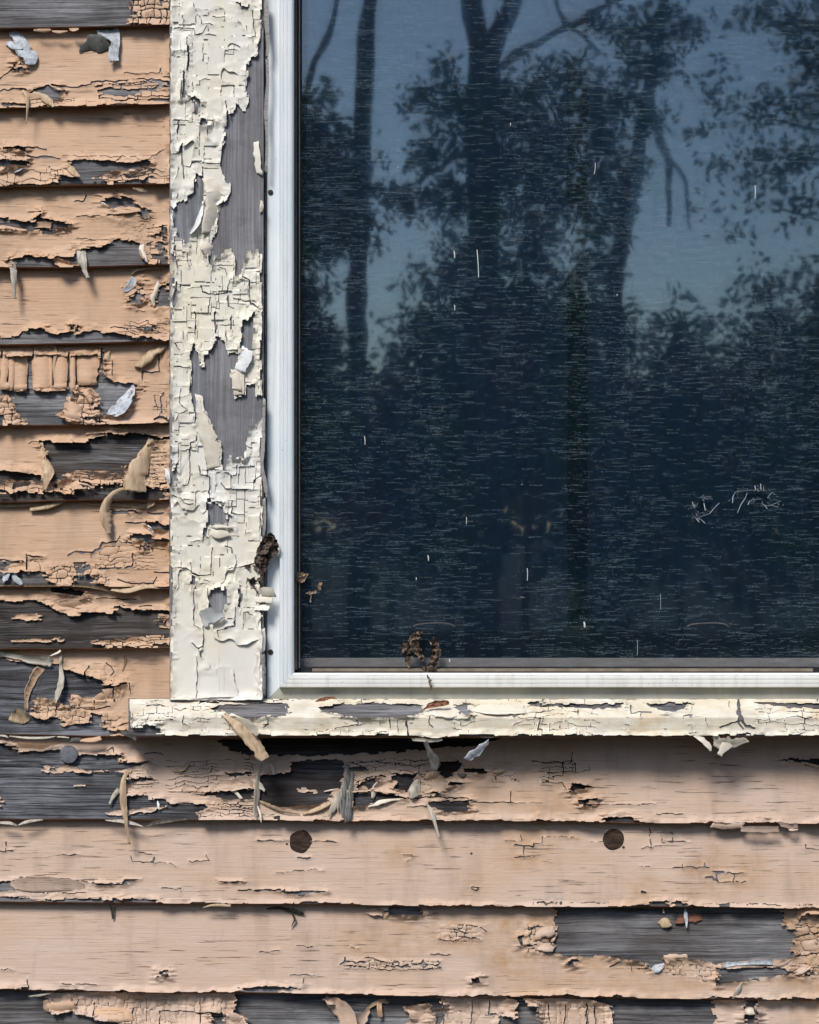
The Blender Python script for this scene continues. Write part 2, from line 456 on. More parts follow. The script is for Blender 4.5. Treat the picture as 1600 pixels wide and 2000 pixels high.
    VX = X - gx_ / g * mv; VY = Y - gy_ / g * mv
    ny, nx = X.shape
    idx = np.arange(ny * nx).reshape(ny, nx)
    a, b, cc, d = idx[:-1, :-1], idx[:-1, 1:], idx[1:, 1:], idx[1:, :-1]
    ka, kb, kc, kd = keep[:-1, :-1], keep[:-1, 1:], keep[1:, 1:], keep[1:, :-1]
    cnt = ka.astype(int) + kb + kc + kd
    full = cnt == 4
    quads = np.stack([a[full], d[full], cc[full], b[full]], -1)
    tr = []
    for miss, tri in ((ka, (b, d, cc)), (kb, (a, d, cc)), (kc, (a, d, b)), (kd, (a, cc, b))):
        mm = (cnt == 3) & ~miss
        tr.append(np.stack([t[mm] for t in tri], -1))
    tris = np.concatenate(tr)
    if len(quads) + len(tris) == 0: return
    yb = surf(VX, VY)
    P = Wn(VX.ravel(), VY.ravel(), (yb - H).ravel())
    PB = Wn(VX.ravel(), VY.ravel(), (yb - np.maximum(H - thick - 0.0002, -0.0002)).ravel())
    # connected pieces
    e = np.concatenate([quads[:, [0, 1]], quads[:, [1, 2]], quads[:, [2, 3]], quads[:, [3, 0]], tris[:, [0, 1]], tris[:, [1, 2]], tris[:, [2, 0]]])
    lab = np.arange(ny * nx)
    for it in range(400):
        l0 = np.minimum(lab[e[:, 0]], lab[e[:, 1]])
        new = lab.copy()
        np.minimum.at(new, e[:, 0], l0); np.minimum.at(new, e[:, 1], l0)
        new = new[new]; new = new[new]
        if np.array_equal(new, lab): break
        lab = new
    # rim edges (used once)
    es = np.sort(e, 1); key = es[:, 0].astype(np.int64) * (ny * nx) + es[:, 1]
    uk, first, counts = np.unique(key, return_index=True, return_counts=True)
    rim = e[first[counts == 1]]
    ql, tl, rl = lab[quads[:, 0]] if len(quads) else np.zeros(0, int), lab[tris[:, 0]], lab[rim[:, 0]]
    labs, area = np.unique(np.concatenate([ql, tl]), return_counts=True)
    area = area * res * res
    order = np.argsort(-area)
    big_labs = [labs[i] for i in order if area[i] >= minarea][:maxflakes]
    rest = [l for l in labs if l not in set(big_labs)]
    groups = [([l], area[np.where(labs == l)[0][0]]) for l in big_labs]
    if rest: groups.append((rest, -1))
    st = ST.ravel()
    for gi, (ls, ar) in enumerate(groups):
        if len(ls) == 1:
            q = quads[ql == ls[0]]; t = tris[tl == ls[0]]; r = rim[rl == ls[0]]
        else:
            q = quads[np.isin(ql, ls)]; t = tris[np.isin(tl, ls)]; r = rim[np.isin(rl, ls)]
        used = np.unique(np.concatenate([q.ravel(), t.ravel()]))
        remap = np.full(ny * nx, -1); remap[used] = np.arange(len(used))
        nv = len(used)
        ru = np.unique(r.ravel()); rm = np.full(ny * nx, -1); rm[ru] = np.arange(len(ru))
        V = np.concatenate([P[used], P[ru], PB[ru]])
        nr = len(ru)
        rq = np.stack([nv + rm[r[:, 1]], nv + rm[r[:, 0]], nv + nr + rm[r[:, 0]], nv + nr + rm[r[:, 1]]], -1)
        Q = np.concatenate([remap[q], rq]); T = remap[t]
        smooth = np.ones(len(Q) + len(T), bool); smooth[len(q):len(Q)] = False
        sa = np.concatenate([st[used], st[ru], st[ru]])
        if ar == -1: nm = names[2]
        elif gi == 0 or ar > 9000: nm = names[0]
        else: nm = names[1]
        me = np_mesh(nm, V, Q, T, mats, smooth=smooth, attrs={'stain': sa})
        link(nm, me, parent, kind='stuff' if ar == -1 else None)

# ------------------------------------------------------------------ loose curled strips of paint
def catmull(P, n):
    P = np.array(P, float); out = []
    Q = np.vstack([2 * P[0] - P[1], P, 2 * P[-1] - P[-2]])
    for i in range(1, len(Q) - 2):
        for k in range(n):
            t = k / n
            out.append(0.5 * ((2 * Q[i]) + (-Q[i - 1] + Q[i + 1]) * t + (2 * Q[i - 1] - 5 * Q[i] + 4 * Q[i + 1] - Q[i + 2]) * t * t + (-Q[i - 1] + 3 * Q[i] - 3 * Q[i + 1] + Q[i + 2]) * t ** 3))
    out.append(Q[-2]); return np.array(out)

RSEED = [11]
def strip(parent, crop, pts, mat, surf, cup=0.35, name='paint_curl', thick=0.00045, rough=1.0, nu=6, back=None, segments=0, sharp=False, pos_cup=False):
    """pts: (x, y, height mm, width) in crop pixels; a bent ribbon of paint standing off the surface"""
    ox, oy, z = CR[crop] if crop else (0, 0, 1)
    RSEED[0] += 1; sd = RSEED[0]
    rr = random.Random(sd)
    C = catmull([(x / z + ox, y / z + oy, hh, w / z) for x, y, hh, w in pts], 7)
    wm = C[:, 3].max(); C[:, 2] *= 0.7
    C[:, 3] = np.maximum(C[:, 3], 0.5)
    if wm > 9 and not sharp: C[:, 3] = np.maximum(C[:, 3], 0.42 * wm)
    n = len(C)
    tang = np.gradient(C[:, :2], axis=0)
    tl = np.linalg.norm(tang, axis=1, keepdims=True) + 1e-6
    # direction across, smoothed so that tight bends do not fold
    nor = np.stack([-tang[:, 1], tang[:, 0]], -1) / tl
    s = np.concatenate([[0], np.cumsum(np.linalg.norm(np.diff(C[:, :2], axis=0), axis=1))])
    us = np.linspace(-1, 1, nu + 1)
    V = np.zeros((n, nu + 1, 3)); VB = np.zeros((n, nu + 1, 3))
    slant = (rr.uniform(-0.8, 0.8), rr.uniform(-0.8, 0.8)); roll = rr.uniform(-1, 1); sgn = 1 if (pos_cup or rr.random() < 0.7) else -0.7
    if pos_cup: roll = 0; slant = (0, 0)
    for i in range(n):
        wl = C[i, 3] * 0.5 * (1 + 0.10 * rough * (h2(int(s[i] / 7), 1, sd) - 0.5) * 2 - 0.3 * rough * (h2(int(s[i] / 9), 4, sd) > 0.86))
        wr = C[i, 3] * 0.5 * (1 + 0.10 * rough * (h2(int(s[i] / 8), 2, sd) - 0.5) * 2 - 0.3 * rough * (h2(int(s[i] / 10), 5, sd) > 0.86))
        for j, u in enumerate(us):
            w = wr if u > 0 else wl
            end = 0.0
            if i == 0 or i == n - 1:
                end = (h2(j, i, sd + 3) - 0.5) * min(C[i, 3] * 0.16, 3) * rough + slant[i > 0] * u * min(C[i, 3], 14) * 0.5
            tx, ty = tang[i] / tl[i]
            px = C[i, 0] + nor[i, 0] * u * w + tx * end
            py = C[i, 1] + nor[i, 1] * u * w + ty * end
            hmm = C[i, 2] + sgn * cup * min(C[i, 3], 24) * 0.24 * (0.35 - u * u) + roll * u * C[i, 3] * 0.22 + 0.3 * rough * (float(vn(px / 7, py / 7, sd)) - 0.5)
            if segments:
                hmm += 0.9 * abs(math.sin(s[i] / segments * math.pi)) ** 0.5
            hmm = max(hmm, 0.25)
            yb = float(surf(np.array(px), np.array(py)))
            V[i, j] = W(px, py, yb - hmm * 0.001)
            VB[i, j] = W(px, py, yb - hmm * 0.001 + thick)
    m = (nu + 1)
    idx = np.arange(n * m).reshape(n, m)
    q1 = np.stack([idx[:-1, :-1], idx[1:, :-1], idx[1:, 1:], idx[:-1, 1:]], -1).reshape(-1, 4)
    N = n * m
    q2 = q1[:, ::-1] + N
    ring = list(idx[0, :]) + list(idx[1:, -1]) + list(idx[-1, -2::-1]) + list(idx[-2:0, 0])
    ring = np.array(ring); nxt = np.roll(ring, -1)
    q3 = np.stack([ring, nxt, nxt + N, ring + N], -1)
    Q = np.concatenate([q1, q2, q3])
    mi = np.concatenate([np.zeros(len(q1)), np.ones(len(q2)), np.zeros(len(q3))]) if back else None
    sm = np.concatenate([np.ones(len(q1) + len(q2), bool), np.zeros(len(q3), bool)])
    me = np_mesh(name, np.concatenate([V.reshape(-1, 3), VB.reshape(-1, 3)]), Q, np.zeros((0, 3), int), [mat] + ([back] if back else []), smooth=sm, matidx=mi,
                 attrs={'stain': np.zeros(2 * N)})
    return link(name, me, parent)

def box_px(name, x0, x1, y0, y1, d0, d1, mat, parent, **k):
    """axis-aligned box given by photo pixels at depth d0 (front) and depths d0..d1"""
    kk = S * (D + d0) / D
    xa, xb = (x0 - 800) * kk, (x1 - 800) * kk; zb, za = ZC + (1000 - y0) * kk, ZC + (1000 - y1) * kk
    v = [(x, y, z) for y in (d0, d1) for x, z in ((xa, za), (xb, za), (xb, zb), (xa, zb))]
    f = [(0, 1, 2, 3), (5, 4, 7, 6), (4, 0, 3, 7), (1, 5, 6, 2), (3, 2, 6, 7), (4, 5, 1, 0)]
    return link(name, py_mesh(name, v, f, mat), parent, **k)

# ================================================================== ground
gm = NT('grass_ground', 0.9, 0.1)
gm.color(gm.ramp(gm.noise((2, 2, 2), 6, 0.7), [(0.3, (0.010, 0.012, 0.009)), (0.6, (0.018, 0.020, 0.014)), (0.8, (0.035, 0.028, 0.02))]))
gm.bump(gm.noise((20, 20, 20), 4, 0.6), 0.6, 0.03)
link('ground', py_mesh('ground', [(-150, -150, 0), (150, -150, 0), (150, 150, 0), (-150, 150, 0)], [(0, 1, 2, 3)], gm.m), kind='structure')

# ================================================================== clapboard wall
TH = 0.0138
wall = empty('clapboard_siding', (0, 0.02, 0.4), 'clapboard house siding with peeling peach paint over grey wood around the window', 'siding')
BL = [  # bottom edge: y at x=0, y at xref, xref, kind of wood
    (57, 49, 330, 'wood'), (212, 201, 330, 'wood'), (366, 361, 330, 'wood'), (525, 519, 330, 'wood'), (674, 668, 330, 'wood'),
    (833, 826, 330, 'wood'), (980, 978, 330, 'wood_dark'), (1145, 1147, 330, 'wood'), (1270, 1266, 330, 'wood_dark'), (1434, 1441, 330, 'wood_black'),
    (1600, 1609, 1600, 'wood_black'), (1762, 1775, 1600, 'wood'), (1934, 1955, 1600, 'wood'), (2096, 2116, 1600, 'wood'), (2256, 2276, 1600, 'wood')]
ABOVE = [(57 - 155 * k, 49 - 155 * k, 330, 'wood') for k in range(5, 0, -1)]
ALL = ABOVE + BL
NA = len(ABOVE)

def bot(i):
    a, b, xr, _ = ALL[i]
    s = (b - a) / xr
    if xr == 330: s = max(min(s, 0.03), -0.03)
    def f(x):
        x = np.asarray(x, float)
        return a + s * np.clip(x, -60, 1700) + (vn(x / 160, 0 * x, i + 70) - 0.5) * 3.0
    return f

BOARD = {}
SURF = {}
RANGE = {}
def top(i):
    if i == 0: return lambda x: bot(0)(x) - 155
    return bot(i - 1)

for i in range(len(ALL)):
    lower = i >= NA + 10
    xa, xb = -420, (2120 if lower else 334)
    if i == NA + 9: xb = 515
    fb, ft = bot(i), top(i)
    xs = np.arange(xa, xb + 1, 20.0)
    xs[-1] = xb
    yb, yt = fb(xs), ft(xs)
    # profile: top tucked under, face, rounded arris, butt, back of butt
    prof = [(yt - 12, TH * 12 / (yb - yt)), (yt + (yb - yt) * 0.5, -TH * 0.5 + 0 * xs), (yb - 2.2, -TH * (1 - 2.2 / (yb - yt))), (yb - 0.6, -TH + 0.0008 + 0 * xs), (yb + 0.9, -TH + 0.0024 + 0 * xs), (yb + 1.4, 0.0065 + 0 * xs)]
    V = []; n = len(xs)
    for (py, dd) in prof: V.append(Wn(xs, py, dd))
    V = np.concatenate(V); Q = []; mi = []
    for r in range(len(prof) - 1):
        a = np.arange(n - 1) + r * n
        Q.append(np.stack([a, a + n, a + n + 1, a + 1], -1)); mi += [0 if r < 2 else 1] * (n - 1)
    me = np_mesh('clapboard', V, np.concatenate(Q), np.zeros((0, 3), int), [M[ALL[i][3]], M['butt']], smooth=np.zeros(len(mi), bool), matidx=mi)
    BOARD[i] = link('clapboard', me, wall)
    def mk(fb, ft):
        def surf(x, y):
            t, b = ft(x), fb(x)
            v = (y - t) / (b - t)
            return -TH * np.clip(v, -0.1, 1.0) - 0.00005
        return surf
    SURF[i] = mk(fb, ft)
    RANGE[i] = (xa, xb)

# sheathing behind the boards, with the window opening left free
box_px('sheathing', -420, 545, -720, 1440, 0.008, 0.03, M['sheath'], wall)
box_px('sheathing', -420, 2120, 1440, 2280, 0.008, 0.03, M['sheath'], wall)

# ------------------------------------------------------------------ what each board's paint looks like
SPEC = {}
def spec(b, **k): SPEC[b + NA] = k

spec(0, bare=[c('A', [(-60, -90), (735, -90), (745, 20), (775, 75), (750, 110), (738, 175), (-60, 200)]), c('A', [(775, 95), (830, 97), (825, 110), (780, 104)])],
     zones=[dict(poly=c('A', [(730, -60), (1010, -60), (1010, 150), (730, 150)]), sx=13, sy=13, w=0.9, puff=2.4, tilt=1.5, miss=0.04)], lift=2.0)
spec(1, bare=[c('A', [(145, 527), (230, 510), (300, 495), (360, 522), (345, 560), (310, 578), (240, 548)]), c('A', [(90, 398), (104, 350), (112, 395), (160, 402), (110, 408)]),
              c('A', [(0, 590), (160, 600), (160, 612), (0, 612)])],
     cracks=[(c('A', [(-30, 475), (20, 440), (60, 405), (110, 395), (165, 402)]), 1.6), (c('A', [(-40, 527), (120, 512), (150, 522)]), 1.8), (c('A', [(300, 490), (420, 507), (530, 485), (535, 470), (670, 470), (740, 462)]), 1.8),
             (c('A', [(720, 420), (850, 424), (920, 420), (930, 395), (935, 430)]), 0.8), (c('A', [(770, 455), (890, 460), (990, 470)]), 1.0), (c('A', [(880, 498), (990, 495)]), 1.4)],
     zones=[dict(poly=c('A', [(540, 470), (1000, 440), (1000, 600), (560, 600)]), sx=34, sy=7, w=0.9, tilt=2.2, rise=1.0, miss=0.10, curl=0.8),
            dict(poly=c('A', [(-30, 540), (540, 560), (560, 640), (-30, 620)]), sx=60, sy=7, w=0.5, tilt=1.5, part=0.5)], lift=2.8)
spec(2, bare=[c('A', [(390, 930), (520, 925), (660, 935), (860, 928), (900, 940), (860, 965), (700, 985), (560, 1010), (530, 1030), (610, 1042), (620, 1090), (365, 1090), (325, 1015), (430, 1022), (400, 970)]),
              c('A', [(-40, 928), (150, 924), (155, 955), (20, 965), (-40, 985)]), c('A', [(10, 845), (130, 846), (140, 872), (120, 866), (60, 856), (10, 862)])],
     cracks=[(c('A', [(130, 850), (200, 855), (265, 862)]), 1.6), (c('A', [(160, 905), (250, 912), (345, 914)]), 2.2), (c('A', [(840, 940), (880, 905), (950, 870)]), 1.0), (c('A', [(360, 895), (500, 905), (790, 905)]), 0.7)],
     zones=[dict(poly=c('A', [(530, 980), (1000, 950), (1000, 1090), (530, 1090)]), sx=44, sy=8, w=0.8, tilt=2.5, rise=1.2, miss=0.12, curl=1.0),
            dict(poly=c('A', [(-30, 840), (160, 840), (160, 930), (-30, 930)]), sx=26, sy=10, w=0.7, tilt=2, part=0.45),
            dict(poly=c('A', [(-30, 960), (380, 960), (380, 1090), (-30, 1090)]), sx=34, sy=11, w=0.7, tilt=2.6, rise=1.5, miss=0.05)], lift=3.2)
spec(3, bare=[c('B', [(45, 200), (110, 216), (200, 220), (230, 180), (240, 160), (250, 190), (300, 200), (340, 215), (420, 236), (330, 256), (200, 266), (150, 272), (60, 255), (-30, 240), (-30, 212)]),
              c('B', [(590, 70), (740, 80), (800, 120), (860, 160), (870, 192), (830, 180), (800, 150), (650, 145), (640, 125), (600, 105)]), c('B', [(560, 180), (650, 172), (720, 175), (720, 185), (640, 188)]),
              c('B', [(50, 430), (120, 415), (250, 421), (440, 425), (450, 370), (560, 365), (640, 350), (660, 335), (770, 320), (820, 345), (815, 400), (850, 440), (870, 470), (875, 505), (460, 505), (440, 455), (340, 430), (300, 460), (380, 505), (100, 505)]),
              c('B', [(920, 240), (946, 238), (950, 320), (930, 330), (910, 300)]), c('B', [(895, 335), (950, 335), (962, 410), (920, 380)])],
     cracks=[(c('B', [(430, 100), (490, 95), (495, 65)]), 1.3), (c('B', [(445, 188), (560, 182)]), 0.9), (c('B', [(160, 162), (235, 155)]), 1.0), (c('B', [(440, 312), (560, 320), (700, 318)]), 0.7), (c('B', [(800, 120), (880, 190)]), 1.4), (c('B', [(-30, 195), (45, 198)]), 1.6)],
     zones=[dict(poly=c('B', [(420, 180), (930, 180), (900, 320), (420, 330)]), sx=22, sy=7, w=0.35, tilt=1.2, part=0.55, stain=0.3), dict(poly=c('B', [(-40, 215), (330, 215), (330, 285), (-40, 285)]), sx=18, sy=9, w=0.7, puff=1.8, miss=0.1),
            dict(poly=c('B', [(850, 330), (985, 330), (985, 500), (850, 500)]), sx=15, sy=9, w=0.8, tilt=2, miss=0.15)], lift=3.0)
spec(4, bare=[c('B', [(765, 655), (800, 628), (830, 628), (825, 655), (795, 690), (750, 682)]), c('B', [(955, 565), (965, 620), (995, 712), (905, 712), (890, 665), (920, 600)]), c('B', [(780, 580), (805, 560), (825, 582)]),
              c('B', [(-60, 880), (120, 881), (160, 842), (255, 830), (270, 850), (350, 870), (415, 852), (422, 808), (436, 815), (440, 872), (530, 850), (690, 860), (780, 880), (840, 878), (890, 895), (980, 915), (980, 960), (-60, 960)]),
              c('B', [(835, 838), (850, 824), (915, 822), (900, 840), (860, 846)])],
     cracks=[(c('B', [(640, 825), (720, 835), (840, 830)]), 0.9), (c('B', [(840, 850), (930, 850)]), 0.9), (c('B', [(710, 600), (760, 640), (780, 620)]), 1.0), (c('B', [(790, 735), (840, 735)]), 0.6)],
     zones=[dict(poly=c('B', [(700, 780), (985, 760), (985, 920), (700, 900)]), sx=36, sy=7, w=0.5, tilt=1.8, part=0.5), dict(poly=c('B', [(700, 540), (900, 540), (900, 720), (700, 720)]), sx=24, sy=12, w=0.6, tilt=2, part=0.42)], lift=3.0)
spec(5, bare=[c('C', [(-40, 105), (200, 100), (400, 100), (575, 96), (590, 130), (590, 210), (560, 240), (-40, 330)]), c('C', [(-40, 318), (40, 308), (80, 310), (140, 312), (165, 262), (182, 230), (190, 300), (215, 312), (290, 305), (312, 308), (385, 308), (398, 262), (408, 308), (432, 310), (438, 262), (520, 275), (560, 225), (592, 205), (650, 250), (782, 270), (770, 330), (740, 380), (680, 450), (610, 442), (560, 430), (562, 320), (520, 292), (440, 285), (440, 330), (400, 345), (345, 425), (370, 470), (450, 492), (420, 530), (150, 530), (148, 490), (135, 440), (110, 425), (80, 425), (72, 335), (-40, 335)])],
     cracks=[(c('C', [(192, 65), (188, 140), (176, 230)]), 1.6), (c('C', [(402, 80), (400, 180), (402, 300)]), 1.5), (c('C', [(588, 65), (586, 140), (575, 190), (540, 245)]), 2.0), (c('C', [(10, 80), (12, 200)]), 1.2), (c('C', [(70, 195), (20, 250)]), 1.4),
             (c('C', [(650, 130), (648, 215)]), 0.8), (c('C', [(925, 100), (920, 200), (828, 195), (825, 245)]), 1.5), (c('C', [(945, 320), (932, 350), (938, 430)]), 1.4), (c('C', [(600, 75), (592, 205), (645, 245)]), 1.0), (c('C', [(890, 470), (930, 455), (985, 490)]), 1.8), (c('C', [(100, 110), (103, 170)]), 0.6), (c('C', [(480, 465), (540, 460), (580, 490)]), 1.6)],
     zones=[dict(poly=c('C', [(-40, 190), (440, 215), (440, 320), (-40, 320)]), sx=20, sy=17, w=0.7, puff=4.0, jit=0.6), dict(poly=c('C', [(-40, 60), (600, 60), (600, 230), (-40, 230)]), sx=24, sy=60, w=-0.6, puff=2.0, jit=0.7),
            dict(poly=c('C', [(-40, 330), (150, 330), (150, 510), (-40, 510)]), sx=13, sy=14, w=0.8, puff=2.8, miss=0.05), dict(poly=c('C', [(340, 285), (570, 285), (570, 500), (340, 500)]), sx=17, sy=15, w=0.6, puff=3.2), dict(poly=c('C', [(440, 440), (640, 440), (640, 510), (440, 510)]), sx=16, sy=8, w=0.8, puff=1.5),
            dict(poly=c('C', [(870, 300), (985, 300), (985, 500), (870, 500)]), sx=18, sy=14, w=0.4, part=0.5, tilt=1.5)], lift=3.6, lam=20)
spec(6, bare=[c('C', [(240, 600), (380, 600), (520, 615), (525, 590), (640, 540), (665, 545), (700, 565), (800, 545), (870, 565), (940, 580), (985, 575), (985, 592), (885, 590), (860, 660), (720, 740), (720, 770), (600, 772), (500, 770), (400, 765), (350, 790), (400, 800), (310, 830), (250, 820), (300, 760), (262, 660)]),
              c('C', [(-60, 768), (60, 775), (240, 797), (250, 832), (-60, 820)]),
              c('C', [(-60, 905), (60, 902), (100, 888), (170, 890), (300, 895), (420, 910), (440, 880), (600, 865), (740, 850), (880, 870), (945, 880), (940, 990), (-60, 990)])],
     cracks=[(c('C', [(170, 605), (240, 602)]), 1.2)],
     zones=[dict(poly=c('C', [(330, 770), (985, 700), (985, 900), (330, 900)]), sx=40, sy=6, w=0.6, tilt=1.6, miss=0.06, part=0.35), dict(poly=c('C', [(-40, 800), (330, 820), (330, 910), (-40, 910)]), sx=36, sy=8, w=0.5, tilt=1.6, miss=0.1, part=0.35), dict(poly=c('C', [(840, 600), (985, 600), (985, 870), (840, 870)]), sx=40, sy=7, w=-0.2, puff=1.0)], lift=4.2, lam=24)
spec(7, bare=[c('D', [(105, 462), (250, 465), (275, 510), (330, 535), (330, 570), (-60, 570), (-60, 460), (30, 470)]), c('D', [(-60, 398), (50, 408), (130, 402), (60, 425), (40, 452), (-60, 458)]), c('D', [(434, 492), (490, 474), (535, 480), (540, 522), (600, 530), (600, 560), (430, 560)]),
              c('D', [(765, 243), (870, 250), (890, 265), (985, 278), (985, 292), (860, 286), (768, 276)]), c('D', [(845, 178), (920, 168), (940, 190), (985, 196), (985, 225), (890, 212)]), c('D', [(640, 105), (800, 110), (790, 125), (660, 125)]), c('D', [(830, 300), (850, 290), (850, 325), (830, 330)])],
     cracks=[(c('D', [(395, 372), (440, 350), (530, 355), (580, 330), (590, 300), (680, 290), (690, 255)]), 2.0), (c('D', [(690, 288), (760, 300)]), 1.3), (c('D', [(150, 365), (158, 450)]), 1.6), (c('D', [(160, 372), (250, 378)]), 1.5), (c('D', [(-40, 395), (60, 402), (140, 402)]), 1.6), (c('D', [(730, 182), (850, 178)]), 1.6), (c('D', [(860, 125), (950, 128)]), 1.6),
             (c('D', [(525, 355), (525, 385)]), 1.0), (c('D', [(490, 410), (488, 470)]), 1.2), (c('D', [(770, 355), (772, 430), (720, 445)]), 1.4), (c('D', [(580, 440), (640, 445), (700, 440)]), 1.4), (c('D', [(680, 510), (740, 530), (890, 530), (905, 500)]), 1.3), (c('D', [(890, 465), (985, 468)]), 1.2)],
     zones=[dict(poly=c('D', [(270, 420), (640, 400), (640, 540), (300, 540)]), sx=17, sy=11, w=0.8, puff=1.8, tilt=1.4, miss=0.03), dict(poly=c('D', [(560, 280), (860, 250), (800, 460), (560, 450)]), sx=28, sy=11, w=0.6, puff=1.0, tilt=1.4, part=0.5), dict(poly=c('D', [(780, 280), (985, 290), (985, 470), (780, 460)]), sx=40, sy=7, w=0.4, tilt=1.4, part=0.5, stain=0.35),
            dict(poly=c('D', [(130, 360), (270, 370), (270, 470), (150, 470)]), sx=22, sy=14, w=0.5, puff=1.6)], stains=[(c('D', [(860, 290), (985, 290), (985, 350), (860, 350)]), 30, 0.8)], lift=3.0)
spec(8, bare=[c('D', [(-60, 636), (60, 636), (210, 632), (280, 665), (290, 680), (430, 720), (490, 715), (480, 695), (670, 700), (685, 655), (700, 650), (760, 680), (985, 692), (985, 715), (890, 714), (905, 745), (910, 770), (935, 800), (985, 805), (985, 830), (900, 822), (700, 845), (540, 858), (525, 880), (600, 893), (560, 945), (-60, 945)]), c('D', [(300, 545), (500, 575), (500, 600), (470, 605), (300, 578)])],
     cracks=[(c('D', [(560, 618), (700, 625), (800, 620)]), 0.9), (c('D', [(320, 640), (420, 640), (500, 620)]), 1.0), (c('D', [(800, 662), (880, 660)]), 1.2)],
     zones=[dict(poly=c('D', [(520, 820), (985, 800), (985, 920), (520, 920)]), sx=34, sy=6, w=0.7, tilt=1.8, miss=0.12), dict(poly=c('D', [(880, 700), (985, 700), (985, 840), (880, 840)]), sx=22, sy=8, w=0.7, tilt=1.8, miss=0.1)], lift=3.8, lam=22,
     paint_extra=[c('D', [(82, 715), (150, 705), (250, 712), (210, 722), (285, 738), (200, 745), (160, 752), (140, 738), (85, 735)]), c('D', [(30, 858), (150, 856), (240, 852), (385, 846), (380, 862), (250, 872), (110, 872)])])
spec(9, bare=[c('E', [(-60, 95), (260, 140), (300, 120), (360, 160), (440, 195), (490, 205), (580, 235), (600, 265), (655, 268), (640, 292), (590, 310), (550, 345), (470, 335), (415, 325), (405, 382), (365, 378), (365, 345), (208, 335), (190, 430), (250, 462), (340, 440), (370, 500), (520, 482), (530, 420), (590, 432), (600, 500), (620, 520), (710, 520), (600, 570), (-60, 570)]), c('E', [(610, 268), (740, 245), (750, 260), (660, 285)])],
     cracks=[(c('E', [(515, 150), (490, 200)]), 1.5), (c('E', [(465, 335), (460, 390)]), 1.2), (c('E', [(548, 345), (552, 395)]), 1.2), (c('E', [(595, 315), (610, 350)]), 1.1), (c('E', [(655, 285), (660, 350)]), 1.6), (c('E', [(745, 250), (755, 310)]), 1.2), (c('E', [(620, 130), (660, 180), (640, 210)]), 0.9), (c('E', [(680, 500), (750, 475)]), 1.3), (c('E', [(400, 392), (540, 400), (640, 385)]), 1.0)],
     zones=[dict(poly=c('E', [(185, 330), (380, 340), (530, 410), (520, 500), (190, 460)]), sx=15, sy=17, w=0.4, puff=2.6, jit=0.6), dict(poly=c('E', [(400, 310), (660, 250), (780, 250), (640, 390), (400, 400)]), sx=26, sy=30, w=-0.2, puff=2.4), dict(poly=c('E', [(340, 130), (680, 130), (680, 270), (340, 250)]), sx=34, sy=24, w=0.2, puff=1.6, part=0.5), dict(poly=c('E', [(590, 420), (720, 420), (720, 530), (590, 530)]), sx=15, sy=15, w=0.5, puff=2.0)], lift=2.8)
